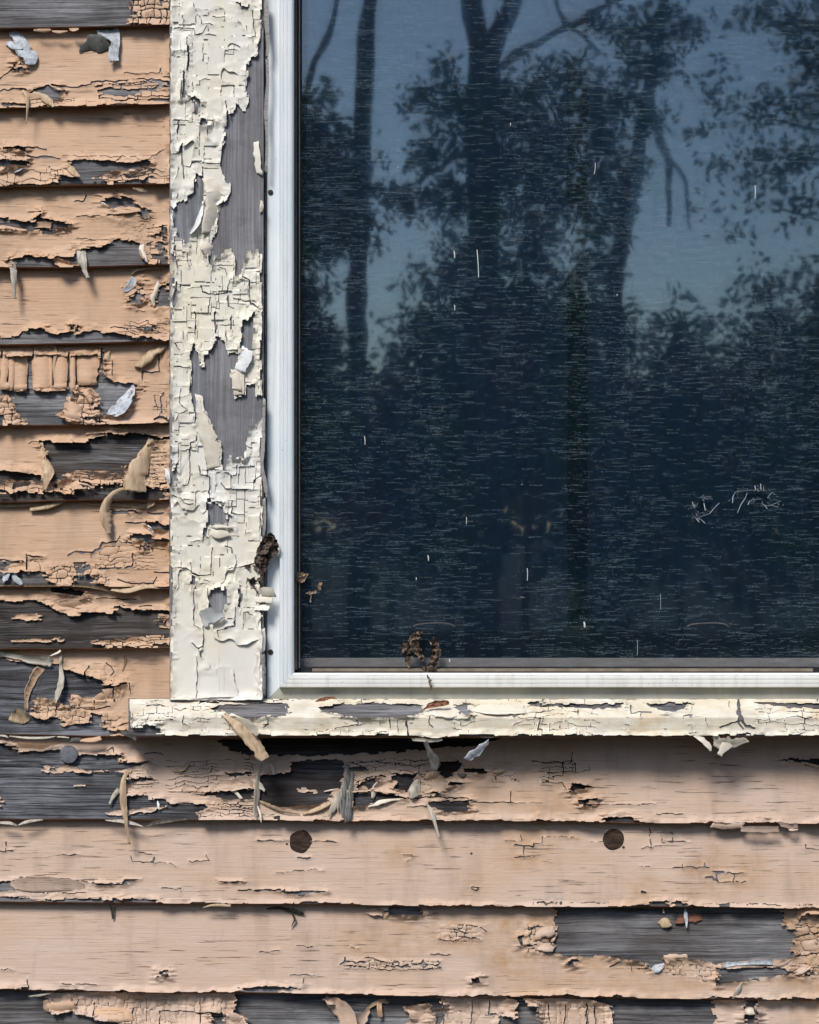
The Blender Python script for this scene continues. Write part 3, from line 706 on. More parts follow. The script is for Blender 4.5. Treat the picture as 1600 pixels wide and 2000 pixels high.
spec(10, bare=[c('E', [(-60, 600), (80, 605), (95, 645), (340, 635), (460, 660), (690, 668), (690, 705), (880, 710), (760, 735), (640, 757), (480, 752), (420, 722), (345, 728), (345, 767), (720, 760), (740, 802), (870, 802), (870, 822), (700, 830), (700, 900), (840, 900), (850, 920), (940, 920), (960, 945), (1170, 946), (1220, 960), (1145, 1000), (1145, 1060), (-60, 1060)]),
               c('E', [(1130, 890), (1290, 880), (1390, 862), (1460, 865), (1480, 925), (1250, 912)]), c('E', [(1280, 770), (1420, 768), (1470, 775), (1360, 795)]),
               c('G', [(10, 680), (100, 660), (195, 648), (200, 602), (300, 585), (400, 575), (490, 590), (495, 690), (470, 740), (400, 800), (340, 832), (120, 838), (10, 800)]),
               c('G', [(548, 725), (600, 690), (685, 683), (640, 752), (570, 738)]), c('G', [(768, 658), (912, 660), (850, 755), (770, 742)]), c('G', [(530, 762), (640, 760), (800, 782), (850, 795), (720, 815), (640, 832), (530, 838)]), c('G', [(520, 625), (640, 625), (630, 640), (525, 642)]),
               c('G', [(960, 822), (1192, 805), (1192, 852), (1070, 882), (1000, 862)]), c('G', [(1010, 600), (1130, 590), (1140, 645), (1070, 692), (1010, 650)]), c('G', [(1170, 628), (1250, 632), (1320, 645), (1300, 660), (1180, 650)]), c('G', [(1070, 705), (1170, 708), (1140, 722), (1075, 728)]),
               c('G', [(930, 770), (1000, 765), (1030, 762), (1000, 778)]), c('G', [(-220, 420), (1500, 420), (1300, 490), (1050, 520), (700, 545), (300, 560), (-40, 560), (-180, 500)]),
               c('I', [(190, 745), (235, 712), (312, 732), (300, 748), (245, 750), (228, 768)]), c('I', [(275, 803), (348, 797), (312, 838), (270, 842)]), c('I', [(390, 932), (410, 905), (520, 896), (580, 918), (590, 945), (380, 945)]), c('I', [(1385, 578), (1620, 583), (1620, 640), (1500, 605)])],
     cracks=[(c('G', [(500, 600), (700, 598), (830, 615)]), 0.9), (c('G', [(620, 680), (700, 672), (720, 680)]), 1.2), (c('G', [(860, 800), (1000, 790), (1180, 800)]), 1.2), (c('G', [(840, 850), (960, 838)]), 0.9), (c('G', [(1190, 820), (1420, 822), (1425, 760)]), 0.9), (c('G', [(1420, 822), (1600, 825)]), 0.6), (c('I', [(0, 590), (90, 598), (220, 590), (225, 540)]), 0.9), (c('I', [(80, 655), (150, 650), (235, 652), (240, 600)]), 0.8), (c('I', [(235, 652), (315, 645), (318, 615)]), 0.8), (c('I', [(60, 710), (170, 715), (190, 745)]), 1.0), (c('I', [(285, 835), (400, 832), (680, 832)]), 0.6), (c('I', [(690, 885), (760, 882), (840, 885)]), 0.8), (c('E', [(620, 640), (655, 625), (655, 650)]), 0.8), (c('E', [(830, 660), (900, 655), (940, 660)]), 1.1)],
     zones=[dict(poly=c('E', [(690, 690), (1500, 660), (1500, 900), (690, 900)]), sx=48, sy=9, w=0.5, tilt=2.0, part=0.5, curl=0.8), dict(poly=c('E', [(1140, 940), (1620, 900), (1620, 1040), (1140, 1040)]), sx=44, sy=6, w=0.6, tilt=1.6, miss=0.05, part=0.45), dict(poly=c('G', [(1000, 560), (1620, 540), (1820, 560), (1820, 700), (1560, 760), (1000, 700)]), sx=26, sy=11, w=0.42, tilt=1.0, part=0.56, stain=0.55, fade=30), dict(poly=c('G', [(500, 560), (1000, 560), (1000, 800), (500, 800)]), sx=44, sy=9, w=0.5, tilt=1.6, part=0.45)],
     stains=[(c('G', [(1100, 600), (1700, 560), (1700, 760), (1200, 780)]), 60, 0.5), (c('I', [(0, 800), (300, 780), (300, 900), (0, 900)]), 60, 0.5)], lift=2.8, mat='pink',
     paint_extra=[c('E', [(245, 735), (315, 728), (310, 748), (342, 750), (340, 768), (262, 768)]), c('E', [(424, 836), (495, 834), (495, 846), (424, 849)]), c('E', [(590, 1005), (680, 990), (840, 968), (910, 975), (880, 990), (700, 1015), (610, 1018)]), c('E', [(-30, 900), (25, 905), (20, 930), (8, 962), (-30, 960)]), c('G', [(215, 755), (230, 742), (290, 740), (330, 750), (320, 768), (260, 768)]), c('E', [(810, 965), (900, 962), (975, 958), (960, 972), (830, 980)])])
spec(11, bare=[c('F', [(-60, 358), (108, 353), (72, 388), (92, 412), (-60, 416)]), c('F', [(-60, 438), (90, 446), (180, 468), (290, 472), (300, 462), (420, 462), (540, 465), (700, 461), (900, 470), (900, 510), (-60, 510)]), c('F', [(520, 372), (690, 380), (715, 352), (800, 350), (730, 372), (700, 388), (560, 388)]), c('F', [(1270, 356), (1415, 360), (1400, 366), (1300, 366)]),
               c('H', [(110, 400), (390, 400), (300, 415), (250, 425), (160, 415)]), c('J', [(658, 460), (745, 453), (757, 482), (757, 500), (658, 500)]), c('J', [(785, 455), (842, 460), (862, 487), (862, 500), (785, 500)])],
     cracks=[(c('F', [(-20, 183), (40, 185), (75, 185)]), 1.4), (c('F', [(35, 130), (30, 180)]), 0.9), (c('F', [(800, 190), (885, 202)]), 1.3), (c('F', [(760, 215), (765, 248), (885, 250), (895, 215)]), 0.9), (c('F', [(890, 250), (980, 252), (1015, 272)]), 0.6), (c('F', [(1100, 243), (1210, 243), (1195, 208)]), 1.0), (c('F', [(360, 203), (455, 205), (455, 215)]), 0.8), (c('F', [(1500, 120), (1620, 124)]), 1.3), (c('F', [(1380, 410), (1620, 410)]), 1.4), (c('F', [(940, 395), (1050, 402), (1045, 418)]), 1.0), (c('F', [(360, 425), (500, 428)]), 1.0), (c('F', [(110, 335), (230, 340), (380, 345), (510, 362)]), 0.9),
             (c('H', [(10, 115), (190, 122)]), 1.0), (c('H', [(300, 122), (455, 125)]), 1.0), (c('H', [(230, 217), (305, 217)]), 1.1), (c('H', [(-10, 397), (110, 398)]), 1.6), (c('H', [(110, 297), (210, 290), (375, 280)]), 0.6), (c('H', [(820, 200), (870, 195), (885, 210), (840, 240)]), 0.6), (c('H', [(1210, 375), (1240, 380), (1235, 395), (1210, 392), (1208, 376)]), 1.0), (c('H', [(1395, 120), (1480, 118), (1480, 85)]), 0.7), (c('H', [(1440, 145), (1550, 150), (1550, 130)]), 1.0), (c('H', [(1495, 150), (1492, 205), (1440, 208)]), 1.3), (c('H', [(1492, 208), (1560, 208)]), 0.7),
             (c('J', [(655, 45), (660, 155)]), 1.3), (c('J', [(605, 160), (730, 148)]), 1.1), (c('J', [(710, 75), (728, 130), (880, 125)]), 0.6), (c('J', [(782, 75), (783, 130)]), 0.8), (c('J', [(330, 125), (400, 128)]), 0.7), (c('J', [(780, 268), (990, 268)]), 1.0), (c('J', [(835, 250), (836, 278)]), 1.0), (c('J', [(962, 248), (962, 270)]), 0.8), (c('J', [(970, 322), (1000, 325), (1030, 350)]), 1.8), (c('J', [(1000, 290), (1070, 292), (1030, 300), (1028, 352)]), 1.5), (c('J', [(1085, 300), (1180, 302)]), 1.3), (c('J', [(1125, 300), (1122, 355)]), 1.0), (c('J', [(1030, 355), (1190, 350)]), 0.7), (c('J', [(610, 408), (630, 412)]), 2.2), (c('J', [(1525, 140), (1530, 165), (1620, 168)]), 0.8), (c('J', [(0, 140), (50, 130), (55, 95), (240, 100)]), 0.5), (c('J', [(30, 462), (60, 460), (80, 475), (115, 462)]), 1.2), (c('J', [(610, 260), (655, 260)]), 0.8)],
     zones=[dict(poly=c('F', [(60, 330), (560, 340), (500, 440), (60, 470)]), sx=60, sy=11, w=0.3, tilt=2.0, rise=0.8, part=0.52), dict(poly=c('J', [(-20, 440), (1620, 460), (1620, 500), (-20, 490)]), sx=34, sy=7, w=0.5, tilt=1.6, part=0.5, miss=0.02)],
     stains=[(c('J', [(900, 270), (1230, 270), (1230, 370), (900, 370)]), 40, 0.75), (c('J', [(560, 370), (640, 370), (640, 430), (560, 430)]), 40, 0.6), (c('H', [(1420, 60), (1600, 60), (1600, 220), (1420, 220)]), 40, 0.6), (c('H', [(790, 170), (860, 170), (860, 220), (790, 220)]), 30, 0.6), (c('J', [(-20, 80), (250, 70), (250, 110), (-20, 140)]), 40, 0.5), (c('H', [(1190, 340), (1240, 340), (1240, 400), (1190, 400)]), 25, 0.6), (c('J', [(1000, 150), (1050, 150), (1050, 200), (1000, 200)]), 25, 0.5)], lift=1.8, lam=12, mat='pink', res=1.6)
spec(12, bare=[c('F', [(915, 876), (980, 880), (955, 895), (985, 918), (945, 912), (908, 922), (940, 898)]), c('F', [(1420, 978), (1620, 966), (1620, 1030), (1400, 990)]), c('F', [(115, 980), (165, 990), (165, 1000), (118, 1000)]),
               c('H', [(712, 470), (890, 470), (935, 520), (930, 542), (735, 535)]), c('H', [(70, 935), (140, 932), (270, 942), (180, 952), (75, 950)]), c('H', [(-20, 940), (70, 940), (60, 952), (-20, 950)]),
               c('J', [(130, 480), (1390, 480), (1400, 580), (1450, 620), (1455, 762), (1380, 782), (1060, 800), (1040, 812), (900, 782), (868, 770), (735, 775), (735, 812), (670, 852), (640, 800), (560, 780), (330, 765), (150, 760), (120, 742), (100, 690), (125, 640), (130, 590)]),
               c('J', [(1040, 815), (1100, 832), (1290, 825), (1420, 830), (1440, 865), (1250, 890), (1170, 900), (1030, 925), (1040, 870)]), c('J', [(1535, 850), (1565, 838), (1565, 882), (1530, 876)]), c('J', [(200, 790), (245, 785), (250, 810), (206, 812)]), c('J', [(960, 1005), (1040, 988), (1200, 998), (1330, 1003), (1500, 998), (1640, 1006), (1640, 1060), (960, 1060)]), c('J', [(435, 985), (460, 975), (490, 985), (470, 1000)]),
               c('H', [(1215, 882), (1255, 882), (1258, 908), (1215, 910)]), c('H', [(1450, 650), (1475, 645), (1472, 705), (1455, 700)])],
     cracks=[(c('H', [(495, 795), (610, 800)]), 1.8), (c('H', [(470, 815), (500, 790), (500, 770)]), 1.2), (c('H', [(610, 772), (720, 795), (800, 805)]), 0.9), (c('H', [(720, 820), (860, 822)]), 1.1), (c('H', [(870, 808), (930, 808), (930, 790)]), 1.7), (c('H', [(940, 808), (1020, 812), (1012, 790)]), 1.2), (c('H', [(500, 815), (620, 830), (720, 840), (900, 840), (1040, 830)]), 0.8), (c('H', [(1120, 620), (1170, 630), (1175, 595), (1260, 605), (1290, 625)]), 1.0), (c('H', [(1015, 668), (1100, 680), (1160, 655), (1250, 675)]), 0.8), (c('H', [(975, 752), (1085, 758)]), 1.0), (c('H', [(225, 708), (320, 708)]), 0.9), (c('H', [(195, 868), (330, 872)]), 0.8), (c('H', [(265, 890), (262, 915)]), 0.9), (c('H', [(530, 718), (575, 725)]), 0.8),
             (c('F', [(0, 870), (80, 872)]), 0.7), (c('F', [(360, 953), (560, 957)]), 0.9), (c('F', [(160, 930), (165, 975), (120, 980)]), 1.2), (c('F', [(1500, 770), (1620, 760)]), 0.8), (c('F', [(1380, 980), (1620, 968)]), 1.0), (c('J', [(430, 828), (490, 792)]), 1.4), (c('J', [(590, 830), (650, 832)]), 0.8), (c('J', [(540, 810), (560, 850)]), 0.6), (c('J', [(1450, 770), (1620, 738)]), 1.1), (c('J', [(1455, 660), (1620, 635)]), 0.8), (c('J', [(1530, 590), (1560, 632), (1620, 635)]), 1.0), (c('J', [(-20, 605), (60, 600)]), 1.0), (c('J', [(-30, 705), (0, 710)]), 1.6)],
     zones=[dict(poly=c('J', [(-40, 580), (130, 580), (130, 760), (-40, 760)]), sx=18, sy=14, w=0.7, puff=2.6), dict(poly=c('J', [(1450, 560), (1640, 500), (1640, 780), (1450, 780)]), sx=20, sy=13, w=0.5, puff=2.2, tilt=1.0), dict(poly=c('J', [(560, 760), (900, 780), (1040, 830), (1040, 930), (960, 920), (640, 850)]), sx=18, sy=9, w=0.45, tilt=1.6, part=0.45, puff=0.7), dict(poly=c('H', [(480, 775), (1040, 785), (1040, 840), (480, 840)]), sx=15, sy=9, w=0.5, puff=1.8, fade=6), dict(poly=c('H', [(1015, 580), (1300, 580), (1260, 690), (1015, 690)]), sx=16, sy=8, w=0.3, puff=1.2, part=0.4, fade=8), dict(poly=c('J', [(1420, 790), (1640, 780), (1640, 880), (1420, 880)]), sx=26, sy=11, w=0.5, puff=1.4, tilt=1.4), dict(poly=c('H', [(590, 470), (720, 470), (720, 545), (590, 530)]), sx=18, sy=12, w=0.6, puff=2.0)],
     stains=[(c('H', [(1380, 560), (1640, 560), (1640, 800), (1380, 800)]), 60, 0.8), (c('J', [(-20, 780), (700, 780), (1030, 830), (1030, 930), (-20, 960)]), 80, 0.5), (c('H', [(1000, 570), (1300, 570), (1300, 700), (1000, 700)]), 40, 0.6), (c('J', [(1450, 540), (1640, 540), (1640, 900), (1450, 900)]), 60, 0.8), (c('H', [(520, 560), (900, 560), (900, 740), (520, 740)]), 60, 0.45)], lift=2.6, lam=14, mat='pink', res=1.6)
spec(13, paint=[c('F', [(262, 1000), (1370, 1000), (1370, 1050), (1355, 1118), (1228, 1118), (1228, 1200), (900, 1205), (830, 1190), (640, 1175), (546, 1162), (544, 1142), (430, 1132), (422, 1105), (290, 1135)]), c('F', [(1300, 1095), (1340, 1120), (1430, 1150), (1425, 1300), (1300, 1300)]),
                c('H', [(378, 1000), (480, 1000), (480, 1040), (400, 1035)]), c('H', [(820, 1048), (970, 1025), (1000, 1080), (1000, 1200), (820, 1200), (860, 1090)]), c('H', [(1005, 980), (1456, 1000), (1456, 1116), (1352, 1096), (1350, 1300), (985, 1300), (1040, 1100), (1040, 1040)]), c('H', [(1500, 1000), (1570, 1000), (1570, 1045), (1505, 1040)]),
                c('J', [(30, 1000), (300, 1000), (440, 1040), (452, 1070), (425, 1300), (30, 1300)]), c('J', [(1000, 1000), (1190, 1010), (1192, 1116), (1190, 1300), (1005, 1300), (1020, 1110)]), c('J', [(1250, 1000), (1660, 1000), (1660, 1300), (1245, 1300)]), c('F', [(-60, 1240), (1620, 1290), (1620, 1600), (-60, 1600)])],
     cracks=[(c('F', [(550, 1065), (543, 1140)]), 1.6), (c('F', [(770, 1090), (762, 1175)]), 1.2), (c('F', [(925, 1105), (920, 1190)]), 1.0), (c('F', [(925, 1108), (1020, 1112), (1120, 1115), (1225, 1118)]), 1.1), (c('F', [(1160, 1040), (1160, 1190)]), 0.7), (c('F', [(850, 1040), (850, 1180)]), 0.5), (c('F', [(625, 1060), (625, 1170)]), 0.7), (c('F', [(455, 1040), (430, 1100)]), 0.8), (c('H', [(1205, 1010), (1203, 1150)]), 1.0), (c('H', [(1305, 1010), (1300, 1090), (1345, 1085)]), 1.2), (c('H', [(1045, 1020), (1043, 1150)]), 1.2), (c('J', [(305, 1030), (302, 1150)]), 1.3), (c('J', [(95, 1030), (95, 1150)]), 0.8), (c('J', [(185, 1030), (180, 1150)]), 1.0), (c('J', [(350, 1040), (350, 1150)]), 1.0)],
     zones=[dict(poly=c('F', [(260, 1020), (1440, 1020), (1440, 1300), (260, 1300)]), sx=13, sy=30, w=0.15, puff=2.2, jit=0.5, part=0.45), dict(poly=c('J', [(20, 1020), (460, 1020), (460, 1300), (20, 1300)]), sx=14, sy=46, w=0.2, puff=2.4, jit=0.5, part=0.5), dict(poly=c('H', [(800, 1020), (1460, 1000), (1460, 1300), (800, 1300)]), sx=34, sy=46, w=0.1, puff=1.4, jit=0.5, part=0.45)], lift=5.0, lam=26, jag=0.6)

GENERIC = dict(bare=[], zones=[], cracks=[])
print('films...')
for i in range(len(ALL)):
    fb, ft = bot(i), top(i)
    lower = i >= NA + 10
    k = SPEC.get(i)
    def limit_for(xr, seed, fb=fb):
        def lim(X, Y, wx, wy):
            chip = 1.5 + 7.0 * np.clip(fbm(X / 26, X * 0 + seed, seed + 80) - 0.5, 0, 1) * 2 + 3 * h2(np.floor(X / 9), X * 0, seed + 81) * (vn(X / 60, X * 0, seed + 82) > 0.5)
            f = fb(X) - chip * 0.8 + 0.5 - Y
            if xr is not None: f = np.minimum(f, xr - 1.5 * vn(Y / 9, Y * 0, seed + 83) - X)
            return f
        return lim
    mat = M[(k or {}).get('mat', 'pink' if lower else 'peach')]
    x0, x1 = -24, (1624 if lower else 333)
    xr = None if lower else 332
    if i == NA + 9: x1 = 345; xr = None
    seed = 100 + i * 13
    ytop = min(float(ft(x0)), float(ft(x1))) - 5
    ybot = max(float(fb(x0)), float(fb(x1))) + 3
    if k is not None:
        args = {q: k[q] for q in ('bare', 'cracks', 'zones', 'stains', 'paint', 'lift', 'lam', 'jag') if q in k}
        film(BOARD[i], (x0, ytop, x1, ybot), k.get('res', 1.25), SURF[i], limit_for(xr, seed), [mat], seed=seed, maxflakes=16, **args)
        if 'paint_extra' in k:
            film(BOARD[i], (x0, ytop, x1, ybot), 1.6, SURF[i], limit_for(xr, seed), [mat], seed=seed + 3, paint=k['paint_extra'], lift=1.5, lam=8,
                 names=('paint_flake', 'paint_flake', 'paint_chips'), minarea=60)
    else:
        film(BOARD[i], (x0, ytop, x1, ybot), 5, SURF[i], limit_for(xr, seed), [mat], seed=seed, maxflakes=3)
    # the board goes on beyond the picture
    lb = []
    if i - NA in (0, 8, 9, 10, 13):
        ym = (ytop + ybot) / 2
        lb = [[(10, ytop - 10), (-80, ytop - 10), (-110, ytop + 30), (-190, ym - 10), (-150, ym + 25), (-95, ybot - 20), (-70, ybot + 12), (10, ybot + 12)]]
    film(BOARD[i], (-420, ytop, -24, ybot + 4), 3 if lb else 6, SURF[i], limit_for(None, seed), [mat], bare=lb, seed=seed + 1, maxflakes=2)
    if lower:
        film(BOARD[i], (1624, ytop, 2120, ybot + 6), 6, SURF[i], limit_for(None, seed), [mat], seed=seed + 2, maxflakes=2)

# ------------------------------------------------------------------ plugs and nails in the boards
def disc(name, parent, px, py, r, depth, mat, dome=0.3, rim=0.0012, wob=0.03, seed=1, n=28, slope=-TH / 162):
    V = []; F = []; rr = random.Random(seed)
    ph = [rr.uniform(-1, 1) for _ in range(4)]
    rings = [(1.0, -rim), (1.0, 0.0), (0.93, dome * 0.35), (0.6, dome * 0.8), (0.25, dome)]
    for (k, hh) in rings:
        for j in range(n):
            a = 2 * math.pi * j / n
            w = 1 + wob * (ph[0] * math.sin(3 * a) + ph[1] * math.cos(5 * a) + ph[2] * math.sin(2 * a))
            vx, vy = px + r * k * w * math.cos(a), py + r * k * w * math.sin(a)
            V.append(W(vx, vy, depth + slope * (vy - py) - (hh * 0.001 if hh > 0 else hh)))
    V.append(W(px, py, depth - dome * 0.001))
    for q in range(len(rings) - 1):
        for j in range(n):
            a, b = q * n + j, q * n + (j + 1) % n
            F.append((a, a + n, b + n, b))
    for j in range(n): F.append(((len(rings) - 1) * n + j, len(V) - 1, (len(rings) - 1) * n + (j + 1) % n))
    return link(name, py_mesh(name, V, F, mat, smooth=False), parent)

def sdepth(i, px, py): return float(SURF[i](np.array(float(px)), np.array(float(py))))
disc('nail_head', BOARD[NA + 10], 134.5, 1473, 17.5, sdepth(NA + 10, 134, 1473) - 0.0075, M['nail'], dome=0.9, rim=0.008, wob=0.012)
disc('plug_hole', BOARD[NA + 11], 587.3, 1643.4, 22.0, sdepth(NA + 11, 587, 1643) - 0.0014, M['seal'], dome=0.05, rim=0.003, wob=0.05, seed=8)
disc('plug_hole', BOARD[NA + 11], 1198.3, 1639.3, 20.8, sdepth(NA + 11, 1198, 1639) - 0.0014, M['seal'], dome=0.05, rim=0.003, wob=0.04, seed=9)
disc('wooden_plug', BOARD[NA + 11], 587, 1643, 20.5, sdepth(NA + 11, 587, 1643) - 0.0017, M['plug'], dome=0.15, rim=0.003, wob=0.035, seed=4)
disc('wooden_plug', BOARD[NA + 11], 1198.5, 1639, 19.5, sdepth(NA + 11, 1198, 1639) - 0.0018, M['plug'], dome=0.15, rim=0.003, wob=0.02, seed=5)
disc('nail_head', BOARD[NA + 11], 1218, 1655, 2.6, sdepth(NA + 11, 1218, 1655) - 0.0012, M['rust'], dome=0.3, wob=0.02)
disc('nail_head', BOARD[NA + 12], 931.5, 1913.5, 6, sdepth(NA + 12, 931, 1913) - 0.0004, M['rust'], dome=0.4, wob=0.05)
disc('nail_head', BOARD[NA + 11], 560.5, 1648.5, 2.2, sdepth(NA + 11, 560, 1648) - 0.0012, M['rust'], dome=0.3, wob=0.02)
disc('nail_head', BOARD[NA + 11], 921, 1667, 2.4, sdepth(NA + 11, 921, 1667) - 0.001, M['rust'], dome=0.3, wob=0.02)

# ------------------------------------------------------------------ loose curls on the boards
def BS(b, crop, pts, mat, **k):
    i = NA + b
    return strip(BOARD[i], crop, pts, M[mat], SURF[i], **k)

BS(1, 'A', [(85, 178, 5, 66), (105, 230, 8, 74), (140, 290, 11, 88), (172, 340, 12, 88), (165, 376, 13, 36)], 'silver', cup=0.2)
BS(1, 'A', [(36, 246, 5, 14), (80, 262, 9, 46), (130, 268, 11, 36)], 'silver')
BS(1, 'A', [(625, 162, 5, 140), (638, 190, 8, 124), (664, 215, 11, 66), (660, 285, 13, 58), (655, 357, 14, 54)], 'silver', cup=0.2)
BS(1, 'A', [(632, 248, 9, 50), (585, 250, 10, 100), (535, 245, 9, 92), (490, 268, 7, 56), (462, 280, 6, 8)], 'darkflake', cup=0.2)
BS(1, 'A', [(190, 535, 2, 16), (250, 562, 6, 40), (290, 592, 10, 38), (312, 618, 12, 5)], 'tan')
BS(1, 'A', [(132, 522, 3, 14), (155, 555, 10, 20), (160, 620, 14, 16), (152, 722, 16, 4)], 'tan', rough=0.4)
for pts in ([(195, 181, 2, 10), (255, 183, 5, 24), (298, 181, 3, 12)], [(302, 187, 2, 10), (350, 192, 5, 20), (392, 186, 3, 8)], [(402, 176, 2, 12), (430, 178, 5, 20), (456, 172, 3, 8)]):
    BS(0, 'A', [(x, y - 6, hh, w) for x, y, hh, w in pts], 'peach')
BS(2, 'A', [(375, 928, 1, 12), (400, 962, 6, 36), (430, 1000, 9, 34), (462, 1021, 11, 4)], 'tan')
BS(2, 'A', [(0, 1005, 4, 20), (60, 972, 7, 34), (110, 968, 8, 30), (145, 972, 6, 12)], 'peach')
BS(2, 'A', [(80, 998, 4, 10), (105, 982, 8, 26), (130, 972, 8, 10)], 'silver')
BS(2, 'A', [(770, 1090, 4, 8), (820, 1100, 7, 20), (855, 1106, 6, 4)], 'tan')
BS(2, 'A', [(620, 605, 4, 6), (720, 611, 7, 9), (830, 608, 6, 5)], 'tan')
BS(3, 'B', [(560, 98, 1, 8), (600, 116, 4, 18), (640, 136, 6, 3)], 'white')
BS(3, 'B', [(640, 160, 2, 30), (720, 148, 5, 46), (815, 148, 5, 16)], 'peach', cup=0.15)
BS(3, 'B', [(470, 372, 1, 50), (474, 420, 7, 56), (480, 462, 12, 50), (490, 500, 14, 28), (513, 542, 16, 3)], 'greytan')
BS(3, 'B', [(70, 440, 2, 56), (78, 490, 8, 42), (80, 560, 14, 32), (84, 620, 15, 20), (88, 662, 16, 5)], 'greytan')
BS(4, 'B', [(100, 552, 6, 10), (112, 580, 8, 16), (120, 612, 8, 5)], 'tan')
BS(3, 'B', [(835, 338, 1, 34), (822, 378, 6, 34), (832, 420, 8, 30), (852, 450, 8, 10)], 'ivory', cup=0.6)
BS(3, 'B', [(210, 240, 2, 40), (250, 238, 5, 44), (300, 236, 4, 36)], 'peach', segments=8)
BS(3, 'B', [(-10, 250, 2, 30), (40, 258, 5, 34), (100, 262, 4, 20), (155, 268, 3, 8)], 'peach', segments=9)
BS(4, 'B', [(760, 520, 5, 14), (790, 495, 8, 16), (870, 486, 9, 14), (975, 480, 7, 12)], 'tan')
BS(4, 'B', [(775, 535, 3, 30), (765, 570, 6, 46), (735, 605, 7, 34), (712, 610, 6, 8)], 'silver')
BS(4, 'B', [(785, 560, 2, 12), (805, 570, 4, 16), (828, 580, 3, 6)], 'butt')
BS(4, 'B', [(715, 648, 2, 14), (755, 625, 5, 34), (795, 608, 4, 10)], 'peach')
BS(4, 'B', [(930, 555, 2, 34), (905, 608, 7, 28), (885, 655, 9, 26), (893, 712, 4, 16)], 'ivory', cup=0.5)
for (xc, w_, yb_, lean) in ((-8, 34, 250, -4), (32, 50, 300, -14), (72, 34, 306, -8), (125, 82, 312, -8), (240, 108, 306, -2), (292, 20, 300, 2), (352, 84, 308, -2), (420, 34, 310, 2), (512, 130, 274, -6)):
    BS(5, 'C', [(xc, 66, 1.0, w_), (xc + lean * 0.2, 130, 3.5, w_), (xc + lean * 0.6, 190, 6.5, w_ * 0.98), (xc + lean, yb_ - 55, 9.0, w_ * 0.92), (xc + lean, yb_ - 20, 9.5, w_ * 0.88), (xc + lean, yb_, 7, w_ * 0.8)], 'peach', cup=0.5, rough=0.35, name='paint_tab', thick=0.0011, pos_cup=True)
for (xc, yc, w_) in ((120, 285, 74), (222, 285, 60), (350, 280, 76), (40, 280, 46)):
    BS(5, 'C', [(xc - w_ / 2, yc, 8.5, 44), (xc, yc, 11, 48), (xc + w_ / 2, yc, 8.5, 42)], 'peach', cup=0.7, rough=0.5, name='paint_tab', thick=0.001, pos_cup=True)
BS(5, 'C', [(795, 168, 9, 44), (850, 122, 12, 56), (915, 72, 10, 50), (972, 42, 7, 30)], 'tan', cup=0.8)
BS(5, 'C', [(200, 58, 5, 10), (300, 48, 7, 16), (322, 75, 8, 18), (312, 150, 5, 16), (298, 290, 3, 10)], 'tan', rough=0.4)
BS(5, 'C', [(632, 78, 5, 10), (616, 118, 5, 34), (603, 155, 2, 5)], 'tan')
BS(5, 'C', [(772, 272, 4, 16), (752, 330, 9, 56), (705, 388, 12, 80), (655, 428, 10, 62), (618, 456, 7, 14)], 'silver', cup=0.3)
BS(5, 'C', [(760, 350, 8, 30), (735, 400, 12, 36), (700, 440, 10, 20)], 'tan')
BS(5, 'C', [(345, 432, 5, 46), (385, 452, 9, 60), (425, 466, 10, 62), (462, 482, 7, 40)], 'peach', cup=0.7)
BS(5, 'C', [(392, 340, 4, 26), (405, 390, 7, 60), (440, 420, 8, 70), (465, 440, 5, 40)], 'peach', cup=0.5)
BS(5, 'C', [(470, 285, 2, 50), (520, 310, 5, 80), (545, 360, 5, 60)], 'peach', segments=8)
BS(6, 'C', [(234, 605, 2, 10), (254, 690, 8, 38), (270, 748, 14, 60), (280, 785, 17, 62), (266, 830, 14, 40), (256, 880, 9, 10)], 'tan', cup=0.8)
BS(6, 'C', [(886, 590, 2, 6), (850, 660, 9, 66), (812, 735, 15, 110), (795, 810, 19, 130), (782, 890, 21, 124)], 'tan', cup=0.45)
BS(6, 'C', [(725, 740, 4, 20), (732, 800, 9, 24), (722, 870, 12, 16)], 'tan')
BS(7, 'C', [(880, 895, 6, 20), (800, 884, 14, 36), (700, 888, 18, 40), (635, 930, 21, 44), (605, 1000, 22, 56), (618, 1070, 22, 62), (632, 1136, 20, 6)], 'tan', cup=0.6)
BS(7, 'C', [(860, 895, 10, 20), (885, 930, 12, 44), (850, 985, 9, 30)], 'tan')
BS(7, 'C', [(172, 992, 8, 26), (260, 976, 10, 40), (340, 950, 10, 34), (402, 928, 6, 5)], 'tan', cup=0.8)
BS(7, 'C', [(440, 950, 3, 10), (540, 965, 6, 10), (700, 972, 6, 8), (860, 990, 5, 8)], 'tan', rough=0.4)
BS(7, 'C', [(835, 1072, 1, 4), (865, 1098, 5, 16), (892, 1126, 7, 4)], 'white')
BS(7, 'C', [(-10, 968, 5, 24), (120, 965, 7, 26), (240, 965, 5, 14)], 'tan')
BS(7, 'D', [(48, 448, 4, 30), (40, 485, 7, 48), (18, 518, 7, 14)], 'silver')
BS(7, 'D', [(75, 470, 4, 26), (98, 508, 7, 40), (128, 540, 7, 16)], 'silver')
BS(7, 'D', [(0, 545, 3, 6), (200, 545, 5, 10), (450, 546, 7, 14), (560, 556, 9, 20), (640, 578, 6, 8)], 'tan', rough=0.4)
BS(7, 'D', [(648, 565, 4, 24), (740, 574, 7, 28), (850, 550, 7, 24), (985, 560, 5, 14)], 'tan', rough=0.5)
BS(8, 'D', [(230, 575, 3, 6), (380, 600, 6, 14), (470, 614, 7, 14), (525, 630, 6, 3)], 'ivory', rough=0.4)
BS(8, 'D', [(300, 640, 3, 14), (400, 655, 6, 40), (460, 640, 6, 50), (500, 600, 3, 30)], 'peach', cup=0.2)
